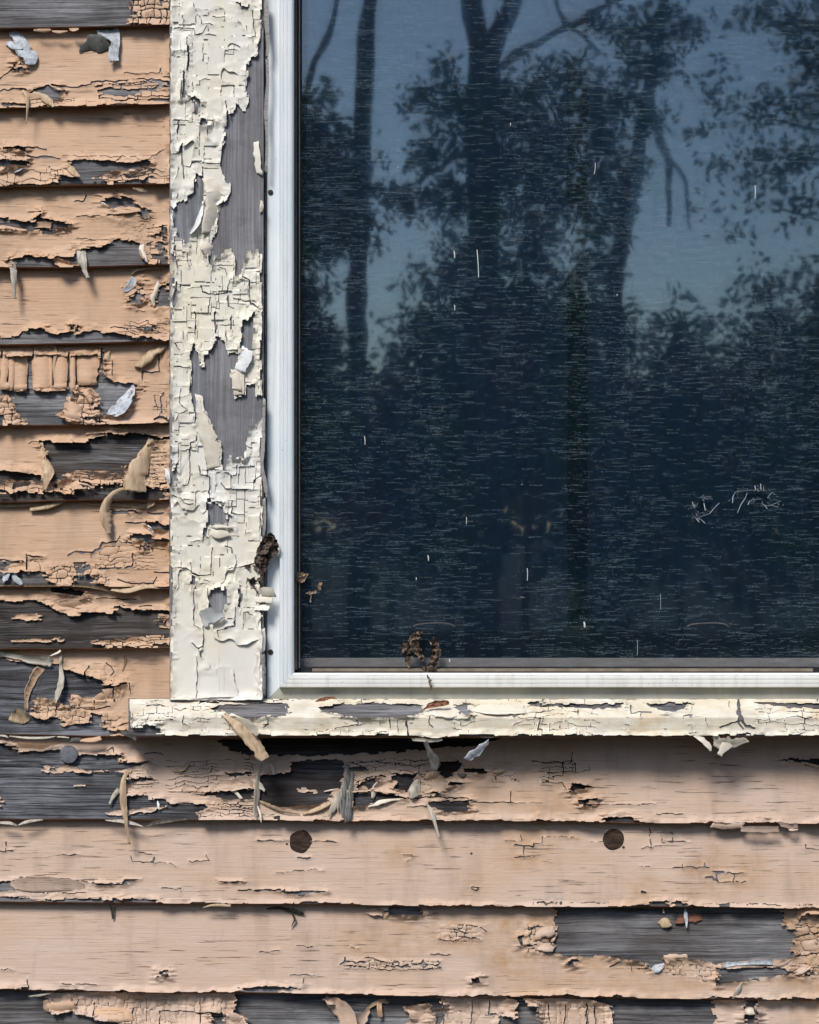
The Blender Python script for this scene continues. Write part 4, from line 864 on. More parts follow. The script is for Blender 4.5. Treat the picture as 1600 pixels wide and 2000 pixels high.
BS(9, 'E', [(-10, 78, 5, 14), (80, 96, 8, 28), (180, 116, 11, 44), (270, 120, 11, 60), (302, 132, 10, 54)], 'ivory', cup=0.6)
BS(8, 'E', [(352, 60, 4, 14), (325, 78, 6, 12), (290, 92, 6, 4)], 'ivory')
BS(9, 'E', [(352, 92, 4, 8), (352, 170, 8, 22), (356, 230, 12, 32), (340, 290, 14, 38), (318, 366, 12, 12)], 'greytan', cup=0.5)
BS(9, 'E', [(240, 160, 2, 50), (202, 205, 4, 50), (176, 260, 5, 44), (156, 320, 5, 30), (154, 405, 3, 6)], 'peach', segments=11, cup=0.4)
BS(9, 'E', [(62, 438, 2, 50), (100, 440, 5, 90), (140, 455, 5, 70), (174, 456, 3, 8)], 'tan', cup=-0.3)
BS(9, 'E', [(720, 85, 2, 4), (725, 120, 5, 9), (708, 180, 3, 4)], 'tan', rough=0.3)
for pts in ([(410, 352, 2, 70), (440, 352, 5, 68), (466, 360, 3, 60)], [(470, 362, 2, 56), (510, 362, 5, 60), (548, 362, 3, 56)], [(556, 360, 2, 60), (590, 340, 5, 70), (612, 325, 3, 60)], [(600, 318, 2, 66), (632, 318, 5, 74), (655, 316, 3, 66)], [(662, 310, 2, 70), (710, 296, 5, 76), (750, 282, 3, 60)]):
    BS(9, 'E', pts, 'peach', cup=0.45, rough=0.6)
for pts in ([(-10, 552, 4, 8), (30, 556, 6, 12), (50, 566, 7, 4)], [(55, 556, 5, 6), (160, 567, 8, 15), (260, 566, 8, 13), (322, 558, 6, 4)], [(330, 560, 4, 6), (370, 562, 6, 10), (402, 566, 6, 4)]):
    BS(9, 'E', pts, 'greytan', rough=0.5)
BS(9, 'E', [(466, 580, 5, 14), (525, 580, 7, 28), (586, 568, 7, 26)], 'peach', cup=0.6)
BS(9, 'E', [(410, 580, 4, 26), (440, 578, 6, 28), (466, 576, 5, 20)], 'darkflake')
BS(10, 'E', [(765, 758, 3, 14), (722, 790, 9, 24), (712, 870, 13, 40), (716, 950, 13, 38), (726, 1030, 15, 26), (735, 1100, 15, 16), (748, 1180, 14, 4)], 'tan', rough=0.5)
BS(10, 'E', [(690, 865, 2, 30), (660, 900, 6, 24), (633, 950, 8, 4)], 'greytan')
BS(10, 'E', [(912, 932, 2, 6), (918, 958, 5, 16), (922, 984, 6, 3)], 'white')
BS(10, 'E', [(1335, 870, 2, 12), (1368, 885, 6, 18), (1398, 920, 8, 18)], 'ivory')
BS(10, 'E', [(1512, 715, 4, 10), (1494, 800, 10, 24), (1486, 900, 12, 36), (1475, 1000, 13, 14), (1479, 1026, 13, 4)], 'greytan', rough=0.5)
BS(10, 'E', [(1490, 958, 9, 8), (1506, 1010, 12, 12), (1512, 1060, 12, 3)], 'ivory', rough=0.4)
BS(10, 'E', [(1470, 808, 7, 14), (1500, 838, 9, 34), (1534, 874, 9, 6)], 'ivory')
BS(10, 'E', [(1430, 870, 3, 14), (1455, 850, 6, 18), (1440, 800, 6, 8)], 'tan')
BS(10, 'E', [(1562, 718, 4, 14), (1578, 750, 8, 26), (1584, 780, 9, 6)], 'ivory')
BS(10, 'E', [(690, 692, 1, 30), (780, 690, 3, 42), (885, 690, 3, 10)], 'peach', cup=0.2)
BS(10, 'E', [(990, 755, 1, 8), (1050, 745, 4, 30), (1100, 718, 3, 6)], 'tan')
BS(10, 'E', [(50, 605, 2, 20), (140, 615, 5, 50), (260, 618, 5, 44), (350, 600, 3, 20)], 'peach', cup=0.15)
for pts in ([(-10, 1056, 4, 12), (60, 1060, 7, 20), (98, 1074, 8, 4)], [(103, 1073, 8, 4), (160, 1052, 7, 20), (250, 1040, 3, 5)], [(610, 1043, 3, 5), (730, 1052, 7, 24), (832, 1080, 9, 4)], [(838, 1082, 9, 4), (910, 1056, 8, 26), (1080, 1038, 3, 5)]):
    BS(10, 'E', pts, 'greytan', rough=0.4)
BS(10, 'G', [(510, 605, 6, 16), (508, 700, 11, 42), (498, 800, 13, 58), (492, 870, 13, 46), (488, 905, 13, 16)], 'splinter', rough=0.7)
BS(10, 'G', [(540, 645, 6, 8), (532, 750, 12, 28), (520, 850, 14, 42), (510, 932, 14, 30)], 'splinter', rough=0.6)
BS(10, 'G', [(492, 712, 5, 12), (465, 780, 8, 34), (430, 850, 9, 34), (408, 898, 9, 10)], 'greytan')
BS(10, 'G', [(482, 770, 8, 12), (466, 830, 9, 22), (455, 868, 9, 4)], 'greytan')
BS(10, 'G', [(684, 698, 2, 4), (666, 740, 6, 36), (650, 798, 7, 14)], 'ivory', cup=0.5)
BS(10, 'G', [(912, 660, 2, 4), (895, 715, 6, 44), (882, 765, 9, 70), (888, 792, 9, 74)], 'greytan', cup=0.5)
BS(10, 'G', [(628, 840, 6, 16), (700, 820, 9, 28), (760, 806, 7, 14), (828, 804, 3, 4)], 'ivory')
BS(10, 'G', [(952, 826, 2, 8), (984, 880, 8, 28), (1000, 940, 12, 18), (1026, 1024, 14, 3)], 'greytan', rough=0.5)
BS(10, 'G', [(0, 808, 4, 12), (80, 840, 7, 20), (150, 870, 8, 16), (245, 886, 6, 6)], 'tan')
BS(10, 'G', [(262, 888, 5, 10), (350, 856, 8, 26), (420, 820, 6, 18), (460, 804, 3, 4)], 'tan')
BS(10, 'G', [(380, 760, 3, 6), (420, 752, 5, 10), (460, 742, 3, 4)], 'ivory')
BS(10, 'G', [(945, 690, 3, 24), (985, 670, 7, 54), (1022, 668, 5, 40)], 'tan', cup=0.6)
BS(10, 'G', [(1118, 660, 2, 8), (1150, 668, 6, 24), (1182, 655, 4, 10)], 'darkflake')
BS(10, 'G', [(1310, 650, 2, 10), (1350, 645, 5, 26), (1395, 640, 3, 10)], 'tan')
BS(10, 'G', [(575, 760, 2, 30), (600, 748, 4, 44), (625, 755, 3, 20)], 'pink', cup=0.2)
BS(10, 'I', [(1163, 970, 7, 28), (1270, 972, 10, 40), (1376, 972, 8, 34)], 'pink', cup=0.3, rough=0.5, thick=0.0012)
BS(10, 'I', [(1000, 945, 4, 30), (1090, 952, 7, 46), (1180, 945, 5, 34)], 'pink', cup=0.3, rough=0.6)
BS(10, 'I', [(1380, 945, 4, 20), (1440, 952, 6, 34), (1482, 950, 5, 26)], 'pink', cup=0.3)
BS(10, 'I', [(1430, 972, 4, 10), (1456, 974, 6, 14), (1482, 972, 4, 10)], 'pink')
BS(10, 'I', [(1500, 596, 3, 10), (1560, 612, 7, 16), (1640, 640, 8, 18)], 'tan', cup=0.5)
BS(11, 'F', [(1175, 512, 4, 8), (1240, 498, 7, 16), (1337, 500, 6, 18)], 'tan')
BS(12, 'F', [(165, 1026, 3, 6), (230, 1020, 6, 14), (295, 1008, 3, 3)], 'greytan')
BS(11, 'F', [(62, 372, 2, 20), (110, 380, 4, 70), (200, 378, 6, 90), (330, 378, 6, 84), (440, 385, 4, 60), (490, 392, 2, 30)], 'pink', cup=0.12, rough=0.3)
BS(12, 'H', [(612, 512, 2, 24), (665, 520, 6, 44), (714, 524, 5, 36)], 'pink', cup=0.5)
BS(12, 'H', [(932, 526, 4, 26), (965, 524, 6, 28), (998, 514, 3, 5)], 'pink', cup=0.5)
BS(12, 'H', [(708, 480, 4, 26), (722, 492, 8, 34), (742, 494, 7, 28)], 'ivory')
BS(12, 'H', [(1205, 490, 4, 20), (1225, 494, 6, 22), (1248, 496, 5, 16)], 'silver')
BS(12, 'J', [(730, 500, 3, 7), (733, 524, 7, 9)], 'ivory')
BS(12, 'J', [(712, 592, 3, 44), (738, 580, 7, 58), (770, 576, 6, 46)], 'tan', cup=0.1)
BS(12, 'J', [(852, 498, 4, 10), (857, 550, 9, 22), (861, 608, 11, 4)], 'silver')
BS(12, 'J', [(806, 556, 1, 50), (826, 556, 2, 52), (846, 552, 1, 50)], 'butt', cup=0.1)
BS(12, 'J', [(870, 556, 1, 46), (905, 552, 2, 50), (944, 548, 1, 36)], 'butt', cup=0.1)
BS(12, 'J', [(1045, 830, 2, 16), (1080, 812, 6, 30), (1150, 806, 7, 20), (1250, 798, 8, 26), (1340, 802, 6, 22)], 'silver', cup=0.5)
BS(12, 'J', [(1050, 825, 3, 14), (1130, 826, 6, 16), (1210, 822, 6, 18), (1290, 826, 4, 8)], 'pink')
BS(12, 'J', [(668, 850, 2, 34), (700, 832, 5, 48), (736, 812, 4, 18)], 'silver')
BS(12, 'J', [(732, 768, 2, 28), (790, 768, 4, 32), (866, 764, 3, 26)], 'pink', segments=7)
BS(12, 'J', [(1120, 1002, 4, 14), (1146, 958, 9, 28), (1170, 910, 9, 6)], 'ivory')
BS(12, 'J', [(1478, 552, 6, 30), (1495, 522, 10, 44), (1550, 506, 14, 50), (1650, 506, 15, 54)], 'peach', cup=0.5)
BS(12, 'J', [(1500, 545, 6, 24), (1522, 540, 9, 24), (1540, 532, 6, 10)], 'pink')
BS(12, 'J', [(18, 645, 3, 56), (70, 632, 9, 70), (122, 618, 7, 66)], 'pink', cup=0.6)
BS(12, 'J', [(26, 722, 3, 40), (80, 715, 8, 52), (124, 722, 6, 46)], 'pink', cup=0.5)
BS(12, 'J', [(1448, 866, 2, 10), (1500, 846, 7, 38), (1552, 826, 5, 10)], 'pink')
BS(12, 'J', [(1185, 900, 2, 8), (1245, 886, 6, 12), (1262, 892, 6, 14)], 'silver')
BS(12, 'J', [(1340, 820, 3, 12), (1400, 812, 6, 22), (1455, 775, 3, 10)], 'pink')
BS(13, 'J', [(1186, 1066, 4, 40), (1212, 1070, 9, 44), (1238, 1074, 7, 36)], 'ivory', cup=0.7)
BS(13, 'H', [(395, 1010, 4, 40), (450, 1042, 10, 84), (505, 1095, 13, 94), (520, 1200, 13, 94)], 'pink', cup=0.5, segments=9)
BS(13, 'H', [(545, 1190, 6, 70), (590, 1120, 12, 64), (634, 1062, 8, 26)], 'pink', cup=0.6, segments=10)
BS(13, 'H', [(618, 1062, 3, 10), (668, 1026, 7, 26), (735, 1014, 5, 32)], 'tan')
BS(13, 'H', [(690, 1008, 6, 22), (690, 1060, 13, 28), (696, 1108, 11, 22)], 'peach')
BS(13, 'F', [(262, 1048, 4, 16), (290, 1090, 9, 70), (420, 1085, 9, 62), (440, 1080, 5, 50)], 'peach', cup=0.5, rough=0.5)
BS(13, 'F', [(1300, 1110, 4, 36), (1350, 1150, 9, 60), (1432, 1175, 6, 44)], 'pink', cup=0.5)
BS(13, 'F', [(546, 1110, 3, 90), (600, 1120, 8, 100), (690, 1125, 9, 96), (765, 1130, 5, 84)], 'peach', cup=0.5, segments=12, rough=0.4)

# ================================================================== window casing (left)
casing = empty('window_casing', W(425, 1368, -0.018), 'vertical window casing board with cracked cream paint, left of the glass', 'window casing')
CD = -0.0205
cb = box_px('casing_board', 331.5, 514.5, -720, 1369, CD, 0.007, M['wood_v'], casing)
def csurf(x, y): return np.full(np.shape(x), CD - 0.00005)

cbare = [
    c('A', [(1640, 100), (1515, 150), (1500, 240), (1480, 330), (1435, 350), (1425, 470), (1430, 540), (1450, 600), (1430, 645), (1390, 640), (1365, 590), (1360, 635), (1310, 650), (1300, 790), (1285, 860), (1280, 940), (1275, 970), (1300, 1040), (1335, 1060), (1335, 1110), (1320, 1130), (1325, 1160), (1335, 1240), (1640, 1240)]),
    c('B', [(1120, -10), (1120, 65), (1040, 105), (1000, 130), (1005, 180), (1020, 310), (1085, 345), (1095, 300), (1150, 200), (1175, 100), (1172, -15), (1150, -30)]),
    c('A', [(1140, 1000), (1175, 1010), (1180, 1190), (1120, 1190)]),
    c('B', [(1640, 0), (1340, 50), (1255, 130), (1270, 150), (1250, 290), (1225, 310), (1205, 420), (1222, 490), (1240, 430), (1290, 400), (1352, 380), (1360, 470), (1352, 552), (1392, 520), (1400, 490), (1420, 390), (1510, 388), (1640, 388)]),
    c('B', [(1000, 580), (1030, 578), (1032, 640), (1010, 690), (998, 722), (988, 700)]),
    c('B', [(1395, 788), (1440, 780), (1470, 718), (1472, 900), (1460, 950), (1395, 960)]),
    c('B', [(1250, 890), (1310, 910), (1315, 970), (1380, 970), (1372, 1070), (1330, 1075), (1342, 1200), (1100, 1200), (1110, 1060), (1100, 1000), (1112, 930), (1150, 960), (1160, 1050), (1182, 1050), (1188, 985), (1226, 968), (1235, 910)]),
    c('C', [(1110, 70), (1150, 75), (1155, 160), (1180, 160), (1185, 90), (1230, 80), (1250, 10), (1310, 20), (1320, 85), (1350, 90), (1330, 180), (1352, 335), (1415, 330), (1420, 260), (1470, 260), (1480, 340), (1515, 345), (1515, 490), (1440, 500), (1422, 560), (1420, 690), (1312, 700), (1310, 762), (1285, 755), (1275, 600), (1250, 590), (1220, 480), (1180, 400), (1150, 335), (1138, 440), (1122, 490), (1125, 400), (1105, 290), (1110, 180)]),
    c('C', [(985, 762), (1032, 740), (1032, 842), (985, 852)]), c('C', [(1200, 940), (1260, 950), (1300, 965), (1300, 1030), (1340, 1040), (1330, 1085), (1200, 1092)]),
    c('D', [(1210, 555), (1310, 555), (1305, 690), (1290, 702), (1210, 668)]), c('D', [(1105, 500), (1135, 510), (1130, 556), (1100, 556)]), c('D', [(1380, 530), (1400, 560), (1400, 692), (1365, 668), (1382, 600)]), c('D', [(1185, 205), (1210, 205), (1200, 270), (1180, 262)]),
    c('A', [(1050, 420), (1072, 415), (1072, 530), (1090, 558), (1140, 572), (1155, 600), (1152, 680), (1136, 682), (1130, 602), (1080, 568), (1050, 562)]), c('A', [(1155, 688), (1185, 690), (1210, 710), (1250, 708), (1165, 732)]), c('A', [(1084, 215), (1094, 212), (1092, 380), (1082, 412), (1074, 408), (1080, 300)]), c('A', [(1395, 20), (1450, 20), (1452, 42), (1395, 42)]),
    c('D', [(985, 505), (1000, 520), (1002, 640), (985, 690), (978, 600)]), c('D', [(1505, 735), (1530, 730), (1525, 795), (1505, 795)])]
ccr = [(c('A', [(1060, 90), (1062, 160), (1120, 162), (1128, 200), (1180, 185), (1195, 150)]), 0.9), (c('A', [(1155, 90), (1170, 138), (1230, 140)]), 0.9), (c('A', [(1190, 200), (1250, 205)]), 0.9), (c('A', [(1005, 160), (1060, 162)]), 1.0), (c('A', [(1230, 98), (1305, 100)]), 0.8), (c('A', [(1465, 60), (1470, 150), (1480, 210), (1440, 218)]), 1.1), (c('A', [(1370, 15), (1395, 20)]), 1.0), (c('A', [(1305, 292), (1375, 290)]), 0.7), (c('A', [(1160, 460), (1215, 458)]), 0.9), (c('A', [(1135, 490), (1160, 490), (1158, 460)]), 0.9),
       (c('A', [(1055, 830), (1050, 900), (1062, 1030)]), 1.3), (c('A', [(1000, 888), (1040, 882), (1052, 840)]), 1.2), (c('A', [(1035, 700), (1025, 800)]), 1.2), (c('A', [(1005, 695), (1090, 700), (1095, 712), (1150, 705)]), 1.0), (c('A', [(1065, 960), (1100, 962), (1110, 940), (1270, 942)]), 0.9), (c('A', [(1200, 730), (1202, 800)]), 0.8), (c('A', [(1310, 580), (1312, 680)]), 0.8), (c('A', [(1005, 298), (1050, 290)]), 0.8),
       (c('B', [(1165, 580), (1170, 625), (1250, 640), (1315, 625), (1325, 560)]), 1.4), (c('B', [(1010, 350), (1025, 480), (1020, 520)]), 1.0), (c('B', [(1010, 920), (1045, 960), (1050, 1000)]), 1.0), (c('B', [(1005, 1050), (1060, 1060), (1105, 1060)]), 1.4), (c('B', [(1245, 740), (1250, 860)]), 1.6), (c('B', [(1340, 760), (1338, 840)]), 1.0), (c('B', [(1130, 740), (1130, 870)]), 1.2), (c('B', [(1400, 530), (1445, 550), (1440, 600), (1450, 690), (1510, 718)]), 1.2), (c('B', [(1318, 640), (1318, 710), (1350, 715)]), 1.0), (c('B', [(1310, 850), (1312, 910)]), 1.0), (c('B', [(1212, 660), (1210, 740)]), 1.0), (c('B', [(1090, 600), (1160, 600)]), 0.9), (c('B', [(1270, 480), (1305, 490), (1310, 530)]), 0.8), (c('B', [(1085, 400), (1090, 480)]), 0.9),
       (c('C', [(1045, 290), (1040, 380), (1085, 420), (1035, 440), (1020, 480)]), 1.0), (c('C', [(1010, 350), (1085, 330)]), 0.5), (c('C', [(1140, 540), (1135, 605), (1100, 610), (1105, 640), (1080, 650)]), 1.4), (c('C', [(1035, 600), (1030, 720), (990, 735)]), 0.9), (c('C', [(1100, 650), (1100, 800), (1085, 850), (1055, 850)]), 1.1), (c('C', [(1200, 710), (1200, 800), (1160, 790), (1148, 740)]), 1.1), (c('C', [(1200, 800), (1215, 810), (1212, 940)]), 1.4), (c('C', [(1210, 765), (1330, 765)]), 1.0), (c('C', [(1335, 800), (1338, 870), (1300, 870), (1285, 840)]), 1.2), (c('C', [(1310, 875), (1490, 880)]), 0.9), (c('C', [(1230, 620), (1240, 700), (1250, 720)]), 0.9), (c('C', [(1000, 910), (1040, 925), (1085, 965), (1115, 965)]), 1.2), (c('C', [(1345, 940), (1342, 1020), (1410, 1025)]), 1.1), (c('C', [(1070, 930), (1115, 935)]), 0.7), (c('C', [(1370, 740), (1365, 790), (1335, 800)]), 0.9), (c('C', [(1500, 800), (1475, 820), (1470, 870)]), 1.0),
       (c('D', [(1228, 320), (1222, 480), (1140, 488), (1112, 470), (1105, 410)]), 1.1), (c('D', [(1125, 560), (1125, 775), (1160, 790)]), 1.0), (c('D', [(1178, 780), (1178, 900), (1150, 910)]), 0.9), (c('D', [(1115, 880), (1150, 908), (1168, 960)]), 1.1), (c('D', [(1140, 950), (1142, 1080), (1138, 1190)]), 1.0), (c('D', [(1310, 448), (1380, 438), (1470, 415)]), 1.0), (c('D', [(1100, 290), (1180, 282), (1185, 250)]), 1.0), (c('D', [(1300, 315), (1335, 325), (1345, 355)]), 0.9), (c('D', [(1410, 695), (1440, 700), (1445, 715), (1465, 715)]), 1.2), (c('D', [(1365, 670), (1360, 780), (1260, 805)]), 1.5), (c('D', [(1260, 805), (1262, 850)]), 0.8), (c('D', [(985, 340), (1050, 342)]), 0.6), (c('D', [(985, 440), (1060, 440)]), 0.5), (c('D', [(1180, 515), (1215, 515)]), 1.0), (c('D', [(1205, 560), (1210, 680)]), 1.0), (c('D', [(1490, 1130), (1510, 1150)]), 0.6), (c('D', [(1425, 185), (1425, 240), (1450, 235)]), 0.5), (c('A', [(1000, 30), (1045, 36)]), 0.6)]
CUP = [(320, -40), (530, -40), (530, 1238), (320, 1225)]
czones = [dict(poly=CUP, sx=30, sy=40, w=0.55, tilt=1.0, rise=0.4, part=0.6, pf=40, warp=0.25),
          dict(poly=c('B', [(960, 160), (1120, 320), (1120, 620), (960, 620)]), sx=26, sy=13, w=0.6, tilt=1.8, miss=0.05, warp=0.3),
          dict(poly=c('B', [(1080, 480), (1520, 480), (1520, 1000), (1080, 1000)]), sx=34, sy=50, w=0.5, tilt=2.4, rise=1.6, part=0.52, warp=0.25)]
# a second coat on top, broken into stepped plates
czones2 = [dict(poly=CUP, sx=30, sy=40, w=-0.5, tilt=0.6, miss=0.24, warp=0.25),
           dict(poly=c('B', [(960, 100), (1520, 100), (1520, 1185), (960, 1185)]), sx=34, sy=34, w=0.5, tilt=2.0, rise=1.0, miss=0.12, part=0.5, warp=0.25),
           dict(poly=c('C', [(985, 430), (1520, 430), (1520, 1000), (985, 1000)]), sx=24, sy=22, w=0.4, tilt=1.2, rise=0.8, miss=0.14, part=0.5, warp=0.25)]
def climit(X, Y, wx, wy):
    right = 513.5 - 3 * vn(Y / 14, Y * 0, 5) - 4 * (h2(np.floor(Y / 19), Y * 0, 6) > 0.7)
    left = 332.5 + 1.2 * vn(Y / 9, Y * 0, 7) + 3.0 * (h2(np.floor(Y / 13), Y * 0, 8) > 0.8)
    return np.minimum(np.minimum(right - X, X - left), 1368 - 2 * vn(X / 9, X * 0, 9) - Y)
film(cb, (330, -26, 516, 1370), 1.2, csurf, climit, [M['cream']], bare=cbare, cracks=ccr, zones=czones, grain='v', lift=2.2, lam=24, seed=901, maxflakes=240, minarea=40, und=0.5,
     stains=[(c('A', [(1075, 0), (1090, 0), (1090, 10), (1075, 10)]), 8, 1.0), (c('E', [(1000, 150), (1080, 150), (1060, 340), (1000, 340)]), 40, 0.35), (c('B', [(960, 380), (1040, 380), (1040, 520), (960, 520)]), 20, 0.5)])
def csurf2(x, y): return np.full(np.shape(x), CD - 0.0013)
film(cb, (330, -26, 516, 1370), 1.3, csurf2, lambda X, Y, wx, wy: np.minimum(climit(X, Y, wx, wy) - 1.5 - 5 * vn(Y / 30, X / 30, 3), (fbm(X / 60, Y / 75, 71) - 0.40) * 90), [M['cream']], bare=cbare, zones=czones2, cracks=ccr, grain='v', lift=1.0, lam=16, seed=911, maxflakes=120, minarea=60, und=0.3, thick=0.0009)
film(cb, (330, -720, 516, -26), 6, csurf, climit, [M['cream']], grain='v', seed=905, maxflakes=3)
def CS(crop, pts, mat, **k): return strip(cb, crop, pts, M[mat], csurf, **k)
CS('B', [(1176, 98, 2, 6), (1162, 175, 9, 24), (1136, 238, 12, 26), (1098, 288, 8, 6)], 'white', cup=0.7)
CS('B', [(1428, 950, 8, 64), (1416, 1000, 9, 78), (1394, 1082, 8, 70)], 'white', cup=0.3)
CS('D', [(1165, 742, 6, 96), (1215, 728, 12, 112), (1296, 706, 15, 30)], 'white', cup=0.3)
for pts in ([(1480, 582, 4, 50), (1540, 582, 8, 56), (1590, 586, 8, 50)], [(1480, 626, 4, 34), (1530, 628, 7, 40), (1578, 632, 7, 34)], [(1480, 668, 4, 36), (1520, 670, 6, 40), (1560, 672, 6, 34)]):
    CS('D', pts, 'cream', cup=0.15)
CS('B', [(1220, -40, 2, 90), (1255, 40, 6, 130), (1235, 110, 8, 90), (1222, 180, 9, 84), (1205, 285, 6, 80)], 'ivory', cup=0.25)
CS('C', [(1150, 330, 3, 8), (1165, 430, 6, 40), (1195, 540, 8, 90), (1230, 650, 7, 100), (1240, 755, 4, 84)], 'ivory', cup=0.12)
CS('B', [(1350, 1072, 3, 36), (1362, 1120, 7, 46), (1372, 1190, 8, 50)], 'ivory', cup=0.2)
CS('C', [(1390, 190, 6, 50), (1386, 260, 7, 56), (1384, 332, 6, 64)], 'ivory', cup=0.15)
CS('D', [(1210, 202, 3, 14), (1270, 205, 10, 24), (1345, 208, 8, 10)], 'ivory', cup=0.4)
CS('D', [(1215, 225, 3, 40), (1262, 240, 8, 70), (1325, 235, 6, 50)], 'ivory', cup=0.2)
CS('B', [(1160, 330, 5, 60), (1192, 360, 9, 80), (1205, 420, 6, 26)], 'ivory', cup=0.2)
CS('B', [(1005, 590, 4, 20), (992, 640, 7, 16), (982, 672, 5, 8)], 'ivory')
CS('C', [(960, 755, 3, 14), (972, 800, 7, 26), (982, 845, 4, 8)], 'white')
CS('A', [(1540, -10, 3, 26), (1542, 120, 5, 30), (1552, 250, 6, 22), (1545, 330, 4, 14)], 'caulk', rough=0.6)
CS('A', [(1545, 340, 4, 20), (1550, 480, 5, 18), (1540, 640, 4, 22), (1546, 820, 5, 16), (1540, 1000, 4, 20)], 'caulk', rough=0.8)
CS('C', [(1530, 350, 4, 16), (1525, 500, 5, 20), (1520, 640, 6, 26), (1515, 740, 6, 20), (1535, 850, 6, 26), (1545, 930, 5, 8)], 'caulk', rough=0.8)
CS('C', [(1528, 930, 4, 16), (1532, 1060, 5, 16), (1525, 1150, 4, 10)], 'caulk', rough=0.8)
CS('D', [(1518, 800, 4, 30), (1520, 850, 6, 34), (1522, 930, 5, 24)], 'cream', rough=0.5, cup=0.2)
CS('D', [(1520, 940, 3, 22), (1528, 1060, 4, 24), (1522, 1180, 4, 22)], 'caulk', rough=1.2)
CS('B', [(1515, 95, 3, 14), (1514, 130, 5, 22), (1510, 165, 3, 12)], 'ivory')
CS('A', [(1482, 820, 2, 30), (1486, 900, 4, 40), (1504, 1010, 3, 34)], 'cream', cup=0.1)

# strip of old filler between casing and metal frame
def wavy(name, x0, x1, ya, yb, dep, mat, parent, seed):
    ys = np.arange(ya, yb, 5.0); n = len(ys)
    xl = x0 + (vn(ys / 18, ys * 0, seed) - 0.5) * 2.5; xr = x1 + (vn(ys / 14, ys * 0, seed + 1) - 0.5) * 2.5
    dd = dep - 0.003 * vn(ys / 25, ys * 0, seed + 2)
    V = np.concatenate([Wn(xl, ys, dd + 0.008), Wn(xl + 1, ys, dd), Wn(xr - 1, ys, dd + 0.0005), Wn(xr, ys, dd + 0.008)])
    Q = np.concatenate([np.stack([np.arange(n - 1) + r * n, np.arange(n - 1) + r * n + 1, np.arange(n - 1) + (r + 1) * n + 1, np.arange(n - 1) + (r + 1) * n], -1) for r in range(3)])
    return link(name, np_mesh(name, V, Q, np.zeros((0, 3), int), [mat], smooth=np.zeros(len(Q), bool)), parent)
wavy('filler_strip', 517, 522.5, -60, 1366, -0.006, M['caulk'], casing, 3)

# right and head casing (just outside the picture)
rc = empty('window_casing', W(1825, 1368, -0.018), 'vertical cream window casing to the right of the glass, beyond the picture', 'window casing')
rcb = box_px('casing_board', 1735.5, 1920, -720, 1369, CD, 0.007, M['wood_v'], rc)
film(rcb, (1734, -720, 1922, 1370), 6, csurf, lambda X, Y, wx, wy: np.minimum(np.minimum(X - 1738, 1917 - X), 1367 - Y), [M['cream']], grain='v', seed=933, maxflakes=3)
hc = empty('window_head_casing', W(1125, -720, -0.018), 'horizontal cream head casing above the window, beyond the picture', 'window casing')
box_px('casing_board', 331.5, 1920, -910, -722, CD, 0.007, M['cream'], hc)

# ================================================================== sill
sill = empty('window_sill', W(1000, 1440, -0.03), 'sloping wooden window sill with peeling cream paint under the frame', 'window sill')
def sill_dep(py):
    return np.interp(py, [1360, 1366, 1394, 1399, 1402, 1436, 1440], [-0.006, -0.010, -0.049, -0.0525, -0.0535, -0.0535, -0.052])
def ssurf(x, y): return sill_dep(np.asarray(y, float)) - 0.0001
xs = np.array([251.0, 800, 1300, 2010]); pys = np.array([1360, 1366, 1380, 1394, 1396.5, 1399, 1402, 1436, 1438.5])
V = [];
for py in pys: V.append(Wn(xs, np.full(4, py), np.full(4, float(sill_dep(py)))))
V.append(Wn(xs, np.full(4, 1440.5), np.full(4, -0.0515)))
V.append(Wn(xs, np.full(4, 1441.5), np.full(4, -0.04))); V.append(Wn(xs, np.full(4, 1440.0), np.full(4, 0.004))); V.append(Wn(xs, np.full(4, 1360.0), np.full(4, 0.004)))
nr = len(V); V = np.concatenate(V); F = []
for r in range(nr - 1):
    for q in range(3): F.append((r * 4 + q, (r + 1) * 4 + q, (r + 1) * 4 + q + 1, r * 4 + q + 1))
F.append(tuple(r * 4 for r in range(nr))[::-1]); F.append(tuple(r * 4 + 3 for r in range(nr)))
sb = link('sill_board', py_mesh('sill_board', V, F, [M['wood'], M['butt']], matidx=[1 if (q // 3) >= 8 and q < (nr - 1) * 3 else 0 for q in range(len(F))]), sill)
sbare = [c('E', [(1225, 388), (1300, 374), (1640, 366), (1640, 445), (1560, 440), (1420, 458), (1290, 428)]), c('G', [(-20, 268), (170, 268), (190, 320), (60, 333), (20, 352), (-20, 352)]), c('G', [(345, 285), (510, 268), (850, 266), (940, 290), (920, 320), (800, 345), (700, 352), (620, 340), (520, 340), (440, 325), (370, 305)]),
         c('G', [(1095, 268), (1200, 275), (1190, 332), (1130, 322)]), c('I', [(-10, 268), (270, 272), (400, 270), (525, 265), (460, 290), (330, 302), (250, 296), (100, 286), (-10, 282)]), c('I', [(630, 270), (700, 266), (875, 266), (850, 300), (770, 316), (700, 302)]), c('I', [(1225, 262), (1640, 272), (1640, 306), (1450, 290), (1250, 272)]),
         c('E', [(815, 502), (870, 485), (915, 495), (922, 560), (745, 560), (750, 512)]), c('I', [(0, 262), (90, 258), (90, 262), (0, 268)]),
         c('E', [(1160, 352), (1340, 350), (1380, 356), (1160, 362)])]
